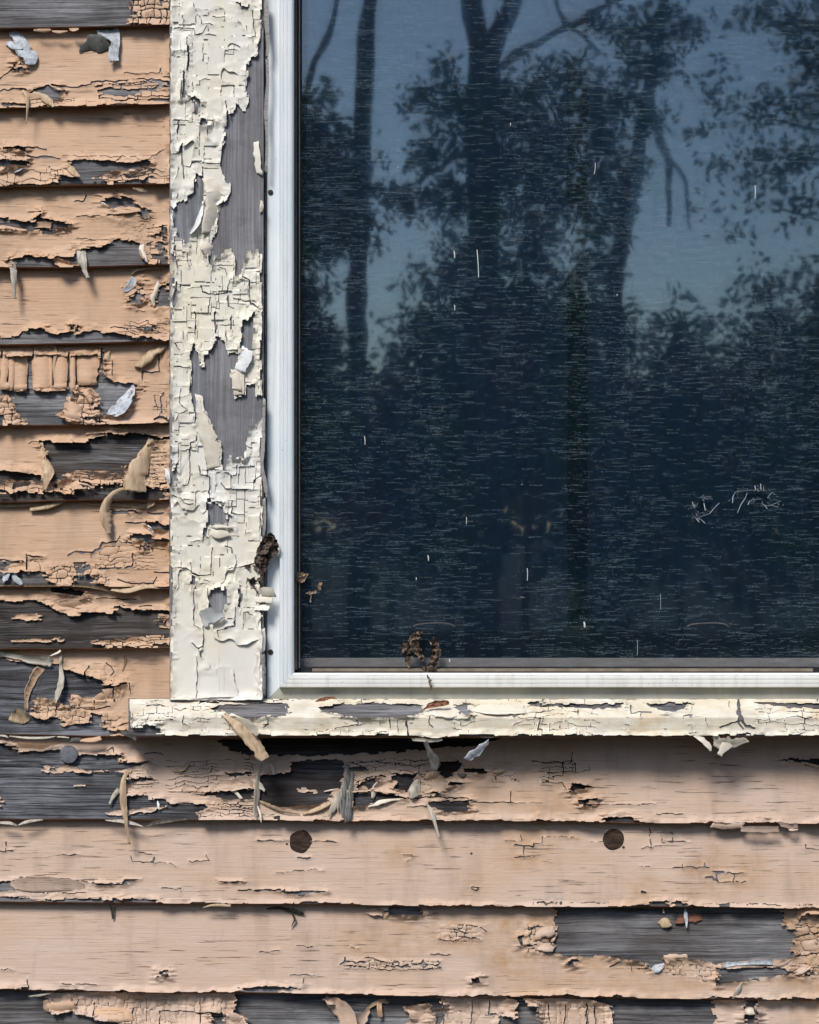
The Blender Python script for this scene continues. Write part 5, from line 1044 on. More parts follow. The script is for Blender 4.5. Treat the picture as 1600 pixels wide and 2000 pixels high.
scr = [(c('I', [(1150, 250), (1152, 285), (1156, 322)]), 4.2), (c('I', [(1156, 322), (1172, 370), (1190, 395), (1240, 402)]), 2.6), (c('I', [(1160, 340), (1150, 375), (1175, 410)]), 2.2), (c('I', [(1045, 405), (1090, 385), (1148, 370)]), 1.4), (c('I', [(550, 280), (552, 320), (660, 315)]), 1.2), (c('I', [(605, 320), (605, 340)]), 0.8), (c('G', [(835, 370), (845, 410), (858, 480)]), 1.6), (c('G', [(480, 345), (510, 330)]), 1.0), (c('G', [(575, 345), (572, 390), (500, 395), (440, 410)]), 0.9), (c('G', [(690, 350), (692, 390)]), 0.8), (c('G', [(750, 350), (750, 400)]), 0.8), (c('G', [(790, 360), (792, 430)]), 0.7), (c('G', [(1500, 285), (1490, 330)]), 1.2), (c('G', [(1440, 390), (1500, 360), (1600, 350)]), 0.7), (c('I', [(40, 360), (35, 415), (55, 415)]), 0.8), (c('I', [(1095, 255), (1098, 290)]), 0.8), (c('I', [(965, 350), (975, 390)]), 0.7), (c('I', [(1520, 380), (1525, 350), (1560, 345)]), 0.8), (c('I', [(1140, 440), (1215, 440), (1215, 455)]), 1.3), (c('E', [(1060, 440), (1062, 490), (1090, 495)]), 0.8), (c('E', [(900, 470), (960, 460), (1000, 458)]), 0.9), (c('E', [(1010, 400), (1040, 408), (1080, 400)]), 0.9), (c('E', [(1520, 490), (1560, 492), (1545, 440)]), 0.8), (c('E', [(850, 380), (900, 370), (960, 385)]), 0.8), (c('I', [(255, 300), (252, 330)]), 0.8), (c('G', [(965, 330), (970, 390), (985, 400)]), 0.8), (c('G', [(60, 340), (65, 390), (40, 400)]), 0.8)]
def slimit(X, Y, wx, wy):
    low = 1437.5 - 2.5 * (h2(np.floor(X / 23), X * 0, 16) > 0.72) - 2 * vn(X / 11, X * 0, 15)
    low = low + 7 * np.exp(-((X - 850) / 26) ** 2)
    return np.minimum(np.minimum(low - Y, X - 253 - 3 * vn(Y / 7, Y * 0, 12)), Y - 1364.5 - 1.5 * vn(X / 13, X * 0, 13))
film(sb, (250, 1362, 1626, 1446), 1.25, ssurf, slimit, [M['cream_h']], bare=sbare, cracks=scr, grain='h', lift=3.0, lam=13, seed=501, maxflakes=40, jag=0.9, und=1.4,
     zones=[dict(sx=34, sy=12, w=0.4, tilt=1.5, part=0.6, pf=50, curl=0.6, stain=0.4), dict(poly=c('E', [(740, 350), (1230, 350), (1230, 550), (740, 550)]), sx=30, sy=12, w=0.35, tilt=1.6, part=0.52, rise=0.6)],
     stains=[(c('I', [(550, 340), (700, 340), (700, 440), (550, 440)]), 40, 0.8), (c('I', [(1400, 290), (1640, 300), (1640, 340), (1400, 320)]), 25, 0.8), (c('G', [(1190, 280), (1500, 280), (1500, 330), (1190, 330)]), 20, 0.7), (c('I', [(1000, 330), (1140, 330), (1140, 400), (1000, 400)]), 25, 0.5), (c('I', [(0, 285), (180, 295), (180, 330), (0, 320)]), 20, 0.6), (c('G', [(150, 270), (340, 290), (300, 340), (150, 340)]), 20, 0.4)])
film(sb, (1626, 1362, 2012, 1446), 6, ssurf, slimit, [M['cream_h']], seed=503, maxflakes=3)
def SS(crop, pts, mat, **k): return strip(sb, crop, pts, M[mat], ssurf, **k)
SS('E', [(1275, 418, 1, 6), (1330, 450, 6, 44), (1400, 510, 11, 80), (1460, 585, 13, 80), (1510, 660, 14, 70), (1535, 692, 14, 54)], 'tan', cup=0.35)
SS('E', [(1330, 430, 6, 10), (1400, 468, 11, 40), (1462, 510, 14, 60), (1490, 558, 14, 10)], 'ivory', cup=0.2)
SS('I', [(905, 448, 3, 14), (950, 472, 6, 30), (985, 508, 7, 28), (996, 534, 7, 5)], 'ivory')
SS('I', [(1010, 470, 2, 50), (1060, 488, 4, 84), (1120, 488, 4, 66), (1200, 470, 2, 12)], 'ivory', cup=0.2)
SS('I', [(1095, 480, 4, 70), (1070, 515, 6, 50), (1042, 558, 7, 12)], 'ivory', cup=0.2)
SS('I', [(100, 288, 2, 8), (165, 305, 4, 9), (190, 360, 5, 9), (207, 430, 3, 7)], 'ivory', rough=0.3)
SS('G', [(870, 470, 1, 14), (920, 472, 3, 20), (990, 476, 3, 22), (1040, 470, 2, 10)], 'ivory', rough=0.8)
SS('G', [(945, 480, 2, 14), (972, 545, 3, 36), (1000, 600, 3, 58), (990, 642, 2, 26)], 'darkflake')
SS('G', [(1300, 480, 2, 6), (1250, 520, 4, 44), (1205, 558, 4, 54), (1168, 580, 3, 12)], 'silver')
SS('G', [(1250, 455, 2, 6), (1300, 458, 3, 8), (1360, 452, 2, 4)], 'tan')
SS('G', [(935, 325, 2, 30), (1000, 312, 5, 60), (1080, 318, 5, 66), (1130, 330, 3, 40)], 'ivory', cup=0.2)
SS('G', [(1180, 290, 2, 30), (1300, 300, 5, 56), (1420, 300, 5, 60), (1500, 300, 2, 46)], 'cream_h', cup=0.15, rough=0.4)
SS('I', [(1518, 332, 2, 14), (1540, 334, 5, 18), (1562, 340, 3, 10)], 'ivory')
SS('E', [(750, 365, 2, 14), (800, 360, 5, 22), (850, 368, 4, 12)], 'cream_h')
SS('E', [(700, 535, 1, 20), (740, 545, 3, 30), (790, 575, 3, 20)], 'darkflake')

# ================================================================== storm window: white metal frame, screen, panes
CR['K'] = (480, 1020, 5.556); CR['L'] = (740, 1180, 7.273); CR['N'] = (1300, 900, 5.333)
def frame_mat(name, c1, c2, specks):
    t = NT(name, 0.42, 0.4)
    n = t.noise((9, 9, 9), 4, 0.6)
    col = t.ramp(n, [(0.35, c1), (0.65, c2)])
    sp = t.noise((330, 330, 330), 2, 0.5, loc=(3, 3, 3))
    z = t.noise((26, 26, 60), 2, 0.5, loc=(5, 1, 2))
    f = t.math('MULTIPLY', t.ramp(sp, [(0.70, 0.0), (0.74, 1.0)]), t.ramp(z, [(0.45, 0.0), (0.6, 1.0)]))
    col = t.mix(t.math('MULTIPLY', f, specks), col, (0.05, 0.04, 0.03))
    run = t.noise((120, 120, 9), 3, 0.6, loc=(8, 1, 1))
    col = t.mix(t.math('MULTIPLY', t.ramp(run, [(0.5, 0.0), (0.75, 1.0)]), 0.10 + 0.35 * specks), col, (0.33, 0.31, 0.25))
    t.color(col); t.bump(t.noise((200, 200, 200), 3, 0.5), 0.15, 0.0006)
    return t.m
M['frame'] = frame_mat('white_frame', (0.68, 0.75, 0.78), (0.79, 0.82, 0.835), 0.5)
M['frame_low'] = frame_mat('white_rail', (0.76, 0.755, 0.71), (0.86, 0.86, 0.84), 0.55)
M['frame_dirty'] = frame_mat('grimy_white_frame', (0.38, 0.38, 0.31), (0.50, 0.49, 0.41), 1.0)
M['track'] = plain_mat('dirty_track', (0.13, 0.105, 0.075), (0.24, 0.20, 0.15), (50, 50, 50))
M['alu'] = plain_mat('dull_metal', (0.20, 0.185, 0.175), (0.28, 0.265, 0.25), (40, 40, 200), rough=0.5)

storm = empty('storm_window', W(1125, 1368, 0.0), 'white framed storm window with an insect screen and reflecting dark glass', 'window')
X0, X1, Y0, Y1 = 521.5, 1733, -718, 1367.5
prof = [(0, 0.004), (0, -0.0085), (1.2, -0.0095), (24.5, -0.0095), (25.0, -0.0180), (26.2, -0.0195), (31.5, -0.0198), (32.2, -0.0188), (33.2, -0.0188), (34.0, -0.0198), (39.5, -0.0198), (40.2, -0.0188), (41.2, -0.0188), (42.0, -0.0198),
        (47.0, -0.0195), (47.7, -0.0182), (48.6, -0.0182), (49.3, -0.0188), (52.5, -0.0165), (53.4, -0.0150), (53.6, 0.012)]
def frame_side(name, side, mats, parent):
    V = []; F = []; mi = []
    for (o, d) in prof:
        if side == 'L': a, b = (X0 + o, Y0 + o), (X0 + o, Y1 - o)
        if side == 'R': a, b = (X1 - o, Y0 + o), (X1 - o, Y1 - o)
        if side == 'B': a, b = (X0 + o, Y1 - o), (X1 - o, Y1 - o)
        if side == 'T': a, b = (X0 + o, Y0 + o), (X1 - o, Y0 + o)
        e = 0.25   # hairline open mitre
        if side in 'LR': b = (b[0], b[1] - e)
        V += [W(a[0], a[1], d), W(b[0], b[1], d)]
    for q in range(len(prof) - 1):
        F.append((2 * q, 2 * q + 1, 2 * q + 3, 2 * q + 2)); mi.append(1 if q <= 2 else 0)
    return link(name, py_mesh(name, V, F, mats, matidx=mi), parent)
frame_side('frame_stile', 'L', [M['frame'], M['frame']], storm)
frame_side('frame_stile', 'R', [M['frame'], M['frame']], storm)
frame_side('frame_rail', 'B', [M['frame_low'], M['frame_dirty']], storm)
frame_side('frame_rail', 'T', [M['frame'], M['frame']], storm)
# channel the screen sits in
box_px('screen_track', 575.5, 580.6, -660, 1308, 0.0035, 0.012, M['track'], storm)
box_px('screen_track', 610, 1588, 1306.2, 1311.5, 0.0005, 0.012, M['track'], storm)
box_px('weather_seal', 573, 576.5, -660, 1312, 0.006, 0.02, M['seal'], storm)
box_px('weather_seal', 580.6, 583.6, -660, 1309, 0.006, 0.02, M['seal'], storm)
box_px('weather_seal', 575, 1690, 1303.6, 1313, 0.0075, 0.02, M['seal'], storm)
box_px('screen_spline', 583.8, 586.0, -660, 1304, 0.0045, 0.012, M['alu'], storm)
for (sx_, sy_) in ((528.5, 375.5), (528.5, 1273.5)):
    disc('screw_head', storm, sx_, sy_, 5.2, -0.0105, M['rust'], dome=0.7, rim=0.0014, wob=0.02, n=16, slope=0)

# ---- insect screen
t = NT('insect_screen', 0.7, 0.2)
pos = t.pos
sep = t.n.new('ShaderNodeSeparateXYZ'); t.l.new(pos, sep.inputs[0])
def cells(sx_, sz_, off=0.0):
    r = t.math('FLOOR', t.math('MULTIPLY', sep.outputs[2], sz_))
    wnr = t.n.new('ShaderNodeTexWhiteNoise'); wnr.noise_dimensions = '1D'; t.l.new(t.math('ADD', r, off), wnr.inputs['W'])
    xx = t.math('FLOOR', t.math('ADD', t.math('MULTIPLY', sep.outputs[0], sx_), t.math('MULTIPLY', wnr.outputs['Value'], 97.0)))
    cb_ = t.n.new('ShaderNodeCombineXYZ'); t.l.new(xx, cb_.inputs[0]); t.l.new(r, cb_.inputs[1]); cb_.inputs[2].default_value = off
    w2 = t.n.new('ShaderNodeTexWhiteNoise'); w2.noise_dimensions = '3D'; t.l.new(cb_.outputs[0], w2.inputs['Vector'])
    return w2.outputs['Value']
dens = t.noise((5, 5, 3.2), 3, 0.6)
dens2 = t.noise((14, 14, 60), 3, 0.6, loc=(4, 1, 1))
dd = t.math('ADD', t.math('MULTIPLY', dens, 0.6), t.math('MULTIPLY', dens2, 0.4))
thr = t.math('SUBTRACT', 1.0, t.math('MULTIPLY', t.ramp(dd, [(0.36, 0.0), (0.66, 1.0)]), 0.19))
st1 = t.math('MULTIPLY', t.math('GREATER_THAN', cells(62, 1250), thr), 0.9)
st2 = t.math('MULTIPLY', t.math('GREATER_THAN', cells(150, 1250, 5.0), thr), 0.5)
st3 = t.math('MULTIPLY', t.math('GREATER_THAN', cells(420, 1250, 9.0), t.math('ADD', thr, 0.06)), 0.6)
streak = t.math('MAXIMUM', t.math('MAXIMUM', st1, st2), st3)
brk = t.noise((500, 500, 500), 2, 0.6, loc=(1, 1, 4))
streak = t.math('MULTIPLY', streak, t.ramp(brk, [(0.35, 0.1), (0.6, 1.0)]))
weave = t.noise((900, 10, 30), 2, 0.5, loc=(6, 6, 6))
weave2 = t.noise((30, 10, 900), 2, 0.5, loc=(2, 6, 6))
fac = t.math('ADD', 0.12, t.math('MULTIPLY', t.math('ADD', weave, weave2), 0.09))
fac = t.math('ADD', fac, t.math('MULTIPLY', streak, 0.19), True)
tint = t.noise((12, 12, 12), 3, 0.6, loc=(2, 3, 8))
base = t.ramp(tint, [(0.36, (0.012, 0.036, 0.046)), (0.5, (0.012, 0.033, 0.062)), (0.66, (0.02, 0.032, 0.06))])
col = t.mix(streak, base, (0.20, 0.28, 0.33))
t.color(col)
tr = t.n.new('ShaderNodeBsdfTransparent'); mx = t.n.new('ShaderNodeMixShader')
t.l.new(fac, mx.inputs[0]); t.l.new(tr.outputs[0], mx.inputs[1]); t.l.new(t.b.outputs[0], mx.inputs[2]); t.l.new(mx.outputs[0], t.out.inputs['Surface'])
M['screen'] = t.m
SD = 0.0085
def shrink(P, f):
    mx_ = sum(p[0] for p in P) / len(P); my_ = sum(p[1] for p in P) / len(P)
    return [(mx_ + (x - mx_) * f, my_ + (y - my_) * f) for x, y in P]
scr_holes = [c('N', [(280, 440), (330, 420), (380, 380), (480, 400), (540, 430), (500, 480), (440, 540), (370, 570), (310, 580), (270, 520)]), c('N', [(730, 330), (860, 340), (1040, 330), (1110, 370), (1170, 400), (1120, 440), (1060, 410), (960, 385), (860, 390), (800, 400), (730, 390)])]
scr_holes = [shrink(p, 0.6) for p in scr_holes]
film(storm, (586, -660, 1690, 1305), 4, lambda x, y: np.full(np.shape(x), SD), None, [M['screen']], bare=scr_holes, lift=0, jag=0.5, thick=0.0003, seed=77, names=('insect_screen', 'insect_screen', 'insect_screen'), maxflakes=1, und=0.6)

# frayed wires round the two tears, lint caught in the mesh
M['wire'] = plain_mat('frayed_wire', (0.32, 0.37, 0.40), (0.54, 0.59, 0.62), (200, 200, 200))
def tubes(name, lists, mat, parent, kind=None, n=4):
    V = []; F = []
    for pts, r in lists:
        C = catmull(pts, 5); b = len(V)
        for (px, py, d) in C:
            for j in range(n):
                a = 2 * math.pi * j / n
                V.append(W(px + r * math.cos(a), py + r * math.sin(a) * 0.7, d + 0.0002 * math.sin(a)))
        for i in range(len(C) - 1):
            for j in range(n):
                F.append((b + i * n + j, b + i * n + (j + 1) % n, b + (i + 1) * n + (j + 1) % n, b + (i + 1) * n + j))
    return link(name, py_mesh(name, V, F, mat), parent, kind=kind)
rr = random.Random(5)
wires = []
def nz(p, d): x, y = c('N', [p])[0]; return (x, y, d)
for pl in ([(330, 600), (400, 570), (460, 550), (500, 500), (560, 440)], [(280, 560), (320, 600), (350, 640)], [(340, 600), (380, 620), (410, 650)], [(380, 400), (440, 395), (490, 400)], [(360, 380), (420, 375), (480, 378)], [(700, 440), (705, 370), (740, 320), (800, 315)], [(750, 540), (790, 450), (830, 390), (850, 340)],
           [(860, 460), (880, 420), (940, 400), (1000, 400)], [(740, 320), (900, 305), (1050, 315)], [(930, 260), (940, 300)], [(990, 240), (995, 300)], [(1060, 390), (1090, 350), (1110, 330)], [(1010, 450), (1060, 470), (1100, 460), (1200, 420)], [(1030, 460), (1060, 500)], [(1100, 460), (1160, 480), (1175, 470)], [(400, 440), (415, 520)], [(280, 430), (300, 480), (320, 470)]):
    wires.append(([nz(p, SD - 0.001 - 0.003 * rr.random()) for p in pl], 0.75))
for _ in range(70):
    cx_, cy_ = rr.choice([(290, 470), (330, 590), (470, 530), (720, 320), (980, 290), (1050, 450), (1130, 350), (1170, 460), (900, 420), (420, 390), (760, 400)])
    x, y = cx_ + rr.gauss(0, 40), cy_ + rr.gauss(0, 22); a = rr.uniform(0, 6.28); L = rr.uniform(14, 60)
    wires.append(([nz((x, y), SD - 0.0006), nz((x + L * 0.5 * math.cos(a) + rr.uniform(-8, 8), y + L * 0.5 * math.sin(a)), SD - 0.002), nz((x + L * math.cos(a), y + L * math.sin(a) * 0.7), SD - 0.001)], 0.36))
tubes('frayed_wires', wires, M['wire'], storm, kind='stuff')
lint = []
for (x, y, dx, dy, r) in ((932, 488, 3, 54, 0.8), (887, 490, 1, 14, 1.0), (888, 596, 0, 10, 0.8), (1475, 362, 0, 26, 0.7), (1030, 1110, 0, 24, 0.7), (836, 1085, 1, 10, 1.0), (712, 852, 1, 16, 0.7), (911, 1010, 0, 14, 0.6), (1163, 318, -2, 22, 0.6), (1141, 1215, 1, 10, 1.5), (1017, 1166, 8, 1, 0.7), (997, 240, 0, 6, 0.7), (813, 1128, 0, 5, 0.8), (1205, 575, 0, 3, 0.8), (1019, 946, 2, 1, 0.8), (777, 326, 1, 2, 0.8), (878, 1288, 0, 5, 1.0), (1245, 1250, 0, 30, 0.3), (1290, 1160, 0, 30, 0.3)):
    lint.append(([(x, y, SD - 0.0012), (x + dx * 0.5 + 0.6, y + dy * 0.5, SD - 0.0016), (x + dx, y + dy, SD - 0.0012)], r))
M['lint'] = plain_mat('lint', (0.55, 0.58, 0.55), (0.70, 0.72, 0.68))
tubes('lint', lint, M['lint'], storm, kind='stuff')

# ---- panes
def glass_mat(name, ior, rough, tint):
    m = bpy.data.materials.new(name); m.use_nodes = True
    n = m.node_tree.nodes; l = m.node_tree.links; n.remove(n['Principled BSDF']); out = n['Material Output']
    fr = n.new('ShaderNodeFresnel'); fr.inputs[0].default_value = ior
    gl = n.new('ShaderNodeBsdfGlossy'); gl.inputs['Roughness'].default_value = rough; gl.inputs['Color'].default_value = (0.80, 0.93, 1.0, 1)
    tp = n.new('ShaderNodeBsdfTransparent'); tp.inputs[0].default_value = (*tint, 1)
    mx = n.new('ShaderNodeMixShader')
    geo = n.new('ShaderNodeNewGeometry'); nz_ = n.new('ShaderNodeTexNoise'); nz_.inputs['Scale'].default_value = 7; nz_.inputs['Detail'].default_value = 2
    bp = n.new('ShaderNodeBump'); bp.inputs['Strength'].default_value = 0.06; bp.inputs['Distance'].default_value = 0.004
    l.new(geo.outputs['Position'], nz_.inputs['Vector']); l.new(nz_.outputs['Fac'], bp.inputs['Height']); l.new(bp.outputs[0], gl.inputs['Normal'])
    l.new(fr.outputs[0], mx.inputs[0]); l.new(tp.outputs[0], mx.inputs[1]); l.new(gl.outputs[0], mx.inputs[2]); l.new(mx.outputs[0], out.inputs['Surface'])
    return m
M['glass'] = glass_mat('window_glass', 2.9, 0.022, (0.78, 0.90, 0.97))
M['glass2'] = glass_mat('inner_glass', 1.9, 0.03, (0.78, 0.90, 0.97))
def pane(name, x0, x1, y0, y1, d, mat, parent, tilt=0.0):
    v = [W(x0, y0, d + tilt), W(x1, y0, d + tilt * 0.3), W(x1, y1, d), W(x0, y1, d)]
    return link(name, py_mesh(name, v, [(0, 3, 2, 1)], mat), parent)
pane('glass_pane', 575, 1690, -680, 1290, 0.026, M['glass'], storm, tilt=0.0012)
box_px('sash_rail', 575, 1690, 1286, 1310, 0.020, 0.034, M['alu'], storm)
# two finger lifts on the lower edge of the pane
for cx_ in (850, 1385):
    pts = [(cx_ - 42, 1223, 0.021), (cx_ - 30, 1219, 0.018), (cx_, 1216.5, 0.0165), (cx_ + 26, 1218, 0.018), (cx_ + 38, 1224, 0.021)]
    tubes('finger_lift', [(pts, 1.6)], M['alu'], storm, n=6)

# ================================================================== inner sash and the room behind
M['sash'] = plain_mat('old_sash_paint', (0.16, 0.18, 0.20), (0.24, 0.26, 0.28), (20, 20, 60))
sash = empty('window_sash', W(1125, 1320, 0.08), 'inner wooden sash behind the storm window glass, seen dimly through it', 'window sash')
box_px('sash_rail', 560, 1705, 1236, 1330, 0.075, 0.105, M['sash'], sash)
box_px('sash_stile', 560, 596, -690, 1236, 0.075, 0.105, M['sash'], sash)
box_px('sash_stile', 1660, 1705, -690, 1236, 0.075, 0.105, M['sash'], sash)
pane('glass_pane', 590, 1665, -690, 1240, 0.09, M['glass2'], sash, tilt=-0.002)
M['curtain'] = plain_mat('blue_grey_curtain', (0.42, 0.62, 0.80), (0.50, 0.70, 0.86), (30, 30, 30))
def curtain(xa, xb, label, seed):
    n = 90; xs = np.linspace(xa, xb, n); yy = np.array([-760, 300, 1420.0]); V = []
    for y in yy: V.append(Wn(xs, np.full(n, y), 0.155 + 0.012 * np.sin(xs / 17 + 2 * vn(xs / 60, xs * 0, seed)) + 0.008 * np.sin(xs / 41)))
    V = np.concatenate(V); Q = np.concatenate([np.stack([np.arange(n - 1) + r * n, np.arange(n - 1) + (r + 1) * n, np.arange(n - 1) + (r + 1) * n + 1, np.arange(n - 1) + r * n + 1], -1) for r in range(2)])
    link('curtain', np_mesh('curtain', V, Q, np.zeros((0, 3), int), [M['curtain']]), None, label, 'curtain', 'curtains behind the glass')
curtain(480, 1108, 'dim hanging curtain behind the glass, left of the dark gap', 3)
curtain(1148, 1780, 'dim hanging curtain behind the glass, right of the dark gap', 4)
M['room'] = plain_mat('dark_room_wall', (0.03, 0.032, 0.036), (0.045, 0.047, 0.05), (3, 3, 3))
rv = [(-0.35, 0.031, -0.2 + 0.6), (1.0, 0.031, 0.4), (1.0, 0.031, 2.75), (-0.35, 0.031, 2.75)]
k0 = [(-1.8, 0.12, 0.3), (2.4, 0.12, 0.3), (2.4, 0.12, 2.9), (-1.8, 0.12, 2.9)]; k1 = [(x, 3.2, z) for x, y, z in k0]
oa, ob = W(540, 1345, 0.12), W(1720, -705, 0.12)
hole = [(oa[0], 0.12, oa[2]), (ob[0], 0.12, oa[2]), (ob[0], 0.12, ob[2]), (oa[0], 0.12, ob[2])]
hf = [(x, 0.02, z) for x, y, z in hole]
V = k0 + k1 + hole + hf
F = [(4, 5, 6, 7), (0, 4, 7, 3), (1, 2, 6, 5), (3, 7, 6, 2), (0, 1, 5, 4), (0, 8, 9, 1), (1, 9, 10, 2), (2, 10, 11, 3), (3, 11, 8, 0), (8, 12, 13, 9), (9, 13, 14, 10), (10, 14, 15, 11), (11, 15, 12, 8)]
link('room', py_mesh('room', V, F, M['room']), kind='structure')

# ================================================================== dead leaves and twigs
def leaf_mat(name, c1, c2, c3):
    t = NT(name, 0.6, 0.3)
    t.color(t.ramp(t.noise((110, 110, 110), 4, 0.65), [(0.3, c1), (0.5, c2), (0.72, c3)]))
    t.bump(t.noise((500, 500, 500), 4, 0.6), 0.5, 0.0008)
    return t.m
M['leaf_dark'] = leaf_mat('dark_dead_leaf', (0.025, 0.018, 0.014), (0.075, 0.052, 0.04), (0.16, 0.12, 0.10))
M['leaf_tan'] = leaf_mat('tan_dead_leaf', (0.12, 0.075, 0.045), (0.27, 0.19, 0.13), (0.42, 0.33, 0.25))
M['leaf_rust'] = leaf_mat('rusty_dead_leaf', (0.13, 0.05, 0.025), (0.24, 0.10, 0.05), (0.31, 0.15, 0.085))
M['leaf_mix'] = leaf_mat('withered_leaf', (0.035, 0.022, 0.016), (0.13, 0.09, 0.065), (0.38, 0.31, 0.245))
def leaf(name, label, crop, polys, dep, mat, amp, loc, seed, fscale=12.0):
    e = empty(name, loc, label, 'leaf')
    for q, (poly, off) in enumerate(polys):
        P = c(crop, poly); xs_ = [p[0] for p in P]; ys_ = [p[1] for p in P]
        def surf(x, y, q=q, off=off):
            r1 = np.abs(vn(x / fscale, y / (fscale * 1.4), seed + q * 5) - 0.5) * 2; r2 = np.abs(vn(x / fscale * 2.3 + 5, y / fscale * 2.1, seed + q * 5 + 1) - 0.5) * 2
            return dep - off * 0.001 - amp * 0.001 * (0.9 - r1 * 1.1 - r2 * 0.45)
        film(e, (min(xs_) - 4, min(ys_) - 4, max(xs_) + 4, max(ys_) + 4), 0.7, surf, None, [mat], paint=[P], lift=0.8, lam=3, seed=seed + q, jag=0.22, thick=0.0003, names=('leaf_blade', 'leaf_blade', 'leaf_crumbs'), minarea=12, und=0.2, maxflakes=4)
    return e
leaf('dead_leaf', 'dark brown crumpled dead leaf wedged between casing and white frame', 'K',
     [([(120, 310), (150, 220), (230, 140), (270, 108), (330, 170), (355, 260), (360, 320), (300, 370), (260, 430), (220, 520), (190, 560), (130, 500), (90, 440), (95, 390), (110, 340)], 2),
      ([(150, 230), (240, 150), (280, 220), (250, 330), (180, 360), (120, 330)], 6), ([(95, 380), (180, 350), (230, 400), (200, 480), (120, 490)], 5),
      ([(-10, 470), (60, 460), (130, 480), (120, 515), (60, 500), (-10, 500)], 3), ([(15, 600), (60, 620), (100, 585), (120, 640), (130, 720), (124, 795), (90, 720), (40, 670)], 3), ([(130, 490), (210, 500), (185, 600), (150, 740), (130, 650)], 2)],
     -0.020, M['leaf_dark'], 7, W(515, 1100, -0.02), 41)
leaf('dead_leaf', 'small tan shrivelled leaf stuck at the left edge of the screen', 'K', [([(535, 570), (560, 545), (630, 540), (650, 550), (690, 560), (660, 600), (640, 640), (600, 657), (550, 640), (540, 600)], 2)], 0.004, M['leaf_tan'], 5, W(588, 1128, 0.004), 51, 8)
leaf('leaf_scrap', 'thin curled pale leaf scrap on the screen, below the small tan leaf', 'K', [([(650, 770), (700, 745), (778, 740), (770, 772), (715, 782), (702, 870), (686, 862), (700, 788)], 2), ([(768, 700), (790, 648), (828, 650), (808, 700), (826, 745), (780, 735)], 3)], SD - 0.002, M['leaf_tan'], 3, W(612, 1155, SD), 56, 7)
leaf('dead_leaf', 'withered brown two-lobed leaf clump on the bottom of the screen', 'L',
     [([(430, 480), (480, 420), (590, 370), (622, 400), (610, 460), (590, 540), (610, 620), (632, 720), (642, 795), (600, 812), (560, 750), (500, 690), (470, 640), (440, 690), (380, 730), (350, 720), (330, 600), (360, 555), (420, 560)], 4),
      ([(440, 470), (580, 380), (600, 470), (520, 560), (450, 600)], 8), ([(345, 690), (400, 745), (492, 735), (450, 850), (432, 915), (400, 890), (370, 770)], 3),
      ([(712, 495), (750, 545), (770, 550), (765, 455), (800, 510), (850, 520), (870, 640), (895, 720), (850, 775), (830, 860), (795, 930), (800, 965), (700, 965), (640, 900), (700, 860), (738, 780), (765, 720), (790, 650), (755, 600)], 4),
      ([(760, 600), (840, 560), (850, 680), (800, 800), (740, 880), (700, 900), (760, 760)], 8), ([(600, 880), (700, 895), (810, 935), (785, 995), (680, 992), (620, 945)], 8)],
     SD - 0.003, M['leaf_mix'], 7, W(830, 1305, 0.0), 61, 8)
leaf('leaf_scrap', 'slim brown leaf stalk hanging over the lower white rail', 'L', [([(680, 990), (750, 1070), (745, 1160), (765, 1240), (742, 1245), (705, 1130)], 2)], -0.0215, M['leaf_mix'], 2, W(838, 1330, -0.02), 71, 8)
leaf('dead_leaf', 'rust orange dead leaf lying on the sill edge', 'G', [([(915, 318), (945, 285), (970, 262), (1000, 250), (1072, 250), (1078, 272), (1040, 284), (990, 292), (950, 300)], 3), ([(1035, 258), (1074, 252), (1078, 275), (1045, 284)], 5)], -0.041, M['leaf_rust'], 4, W(850, 1378, -0.04), 81, 14)
leaf('dead_leaf', 'brown humped dead leaf lying against the bottom of the white frame', 'G', [([(325, 256), (350, 244), (385, 232), (430, 228), (450, 240), (468, 258), (400, 260)], 3)], -0.014, M['leaf_rust'], 4, W(640, 1365, -0.014), 91, 12)
M['twig'] = plain_mat('dry_twig', (0.018, 0.016, 0.012), (0.07, 0.065, 0.05), (200, 200, 200))
def twig(label, pieces, b):
    i = NA + b
    e = empty('dry_twig', W(pieces[0][1][0][0] / 2.857 + 500, pieces[0][1][0][1] / 2.857 + 1600, -0.01), label, 'twig')
    for crop, pts in pieces: strip(e, crop, pts, M['twig'], SURF[i], name='stem', rough=0.9, cup=0.3)
twig('dark dry twig scrap hanging under the lap edge near the lower wooden plug', [('H', [(60, 500, 5, 8), (130, 495, 8, 16), (200, 512, 9, 20), (268, 530, 7, 10)]), ('H', [(195, 515, 8, 8), (216, 555, 9, 10), (208, 580, 7, 8), (196, 602, 6, 3)]), ('H', [(200, 495, 6, 6), (240, 515, 8, 8), (266, 522, 7, 4)])], 12)
twig('two thin green-black stalks hanging below the board edge at lower left', [('F', [(640, 500, 4, 6), (648, 540, 7, 9), (652, 578, 7, 8)]), ('F', [(662, 508, 4, 5), (658, 545, 7, 7), (656, 572, 6, 5)])], 12)

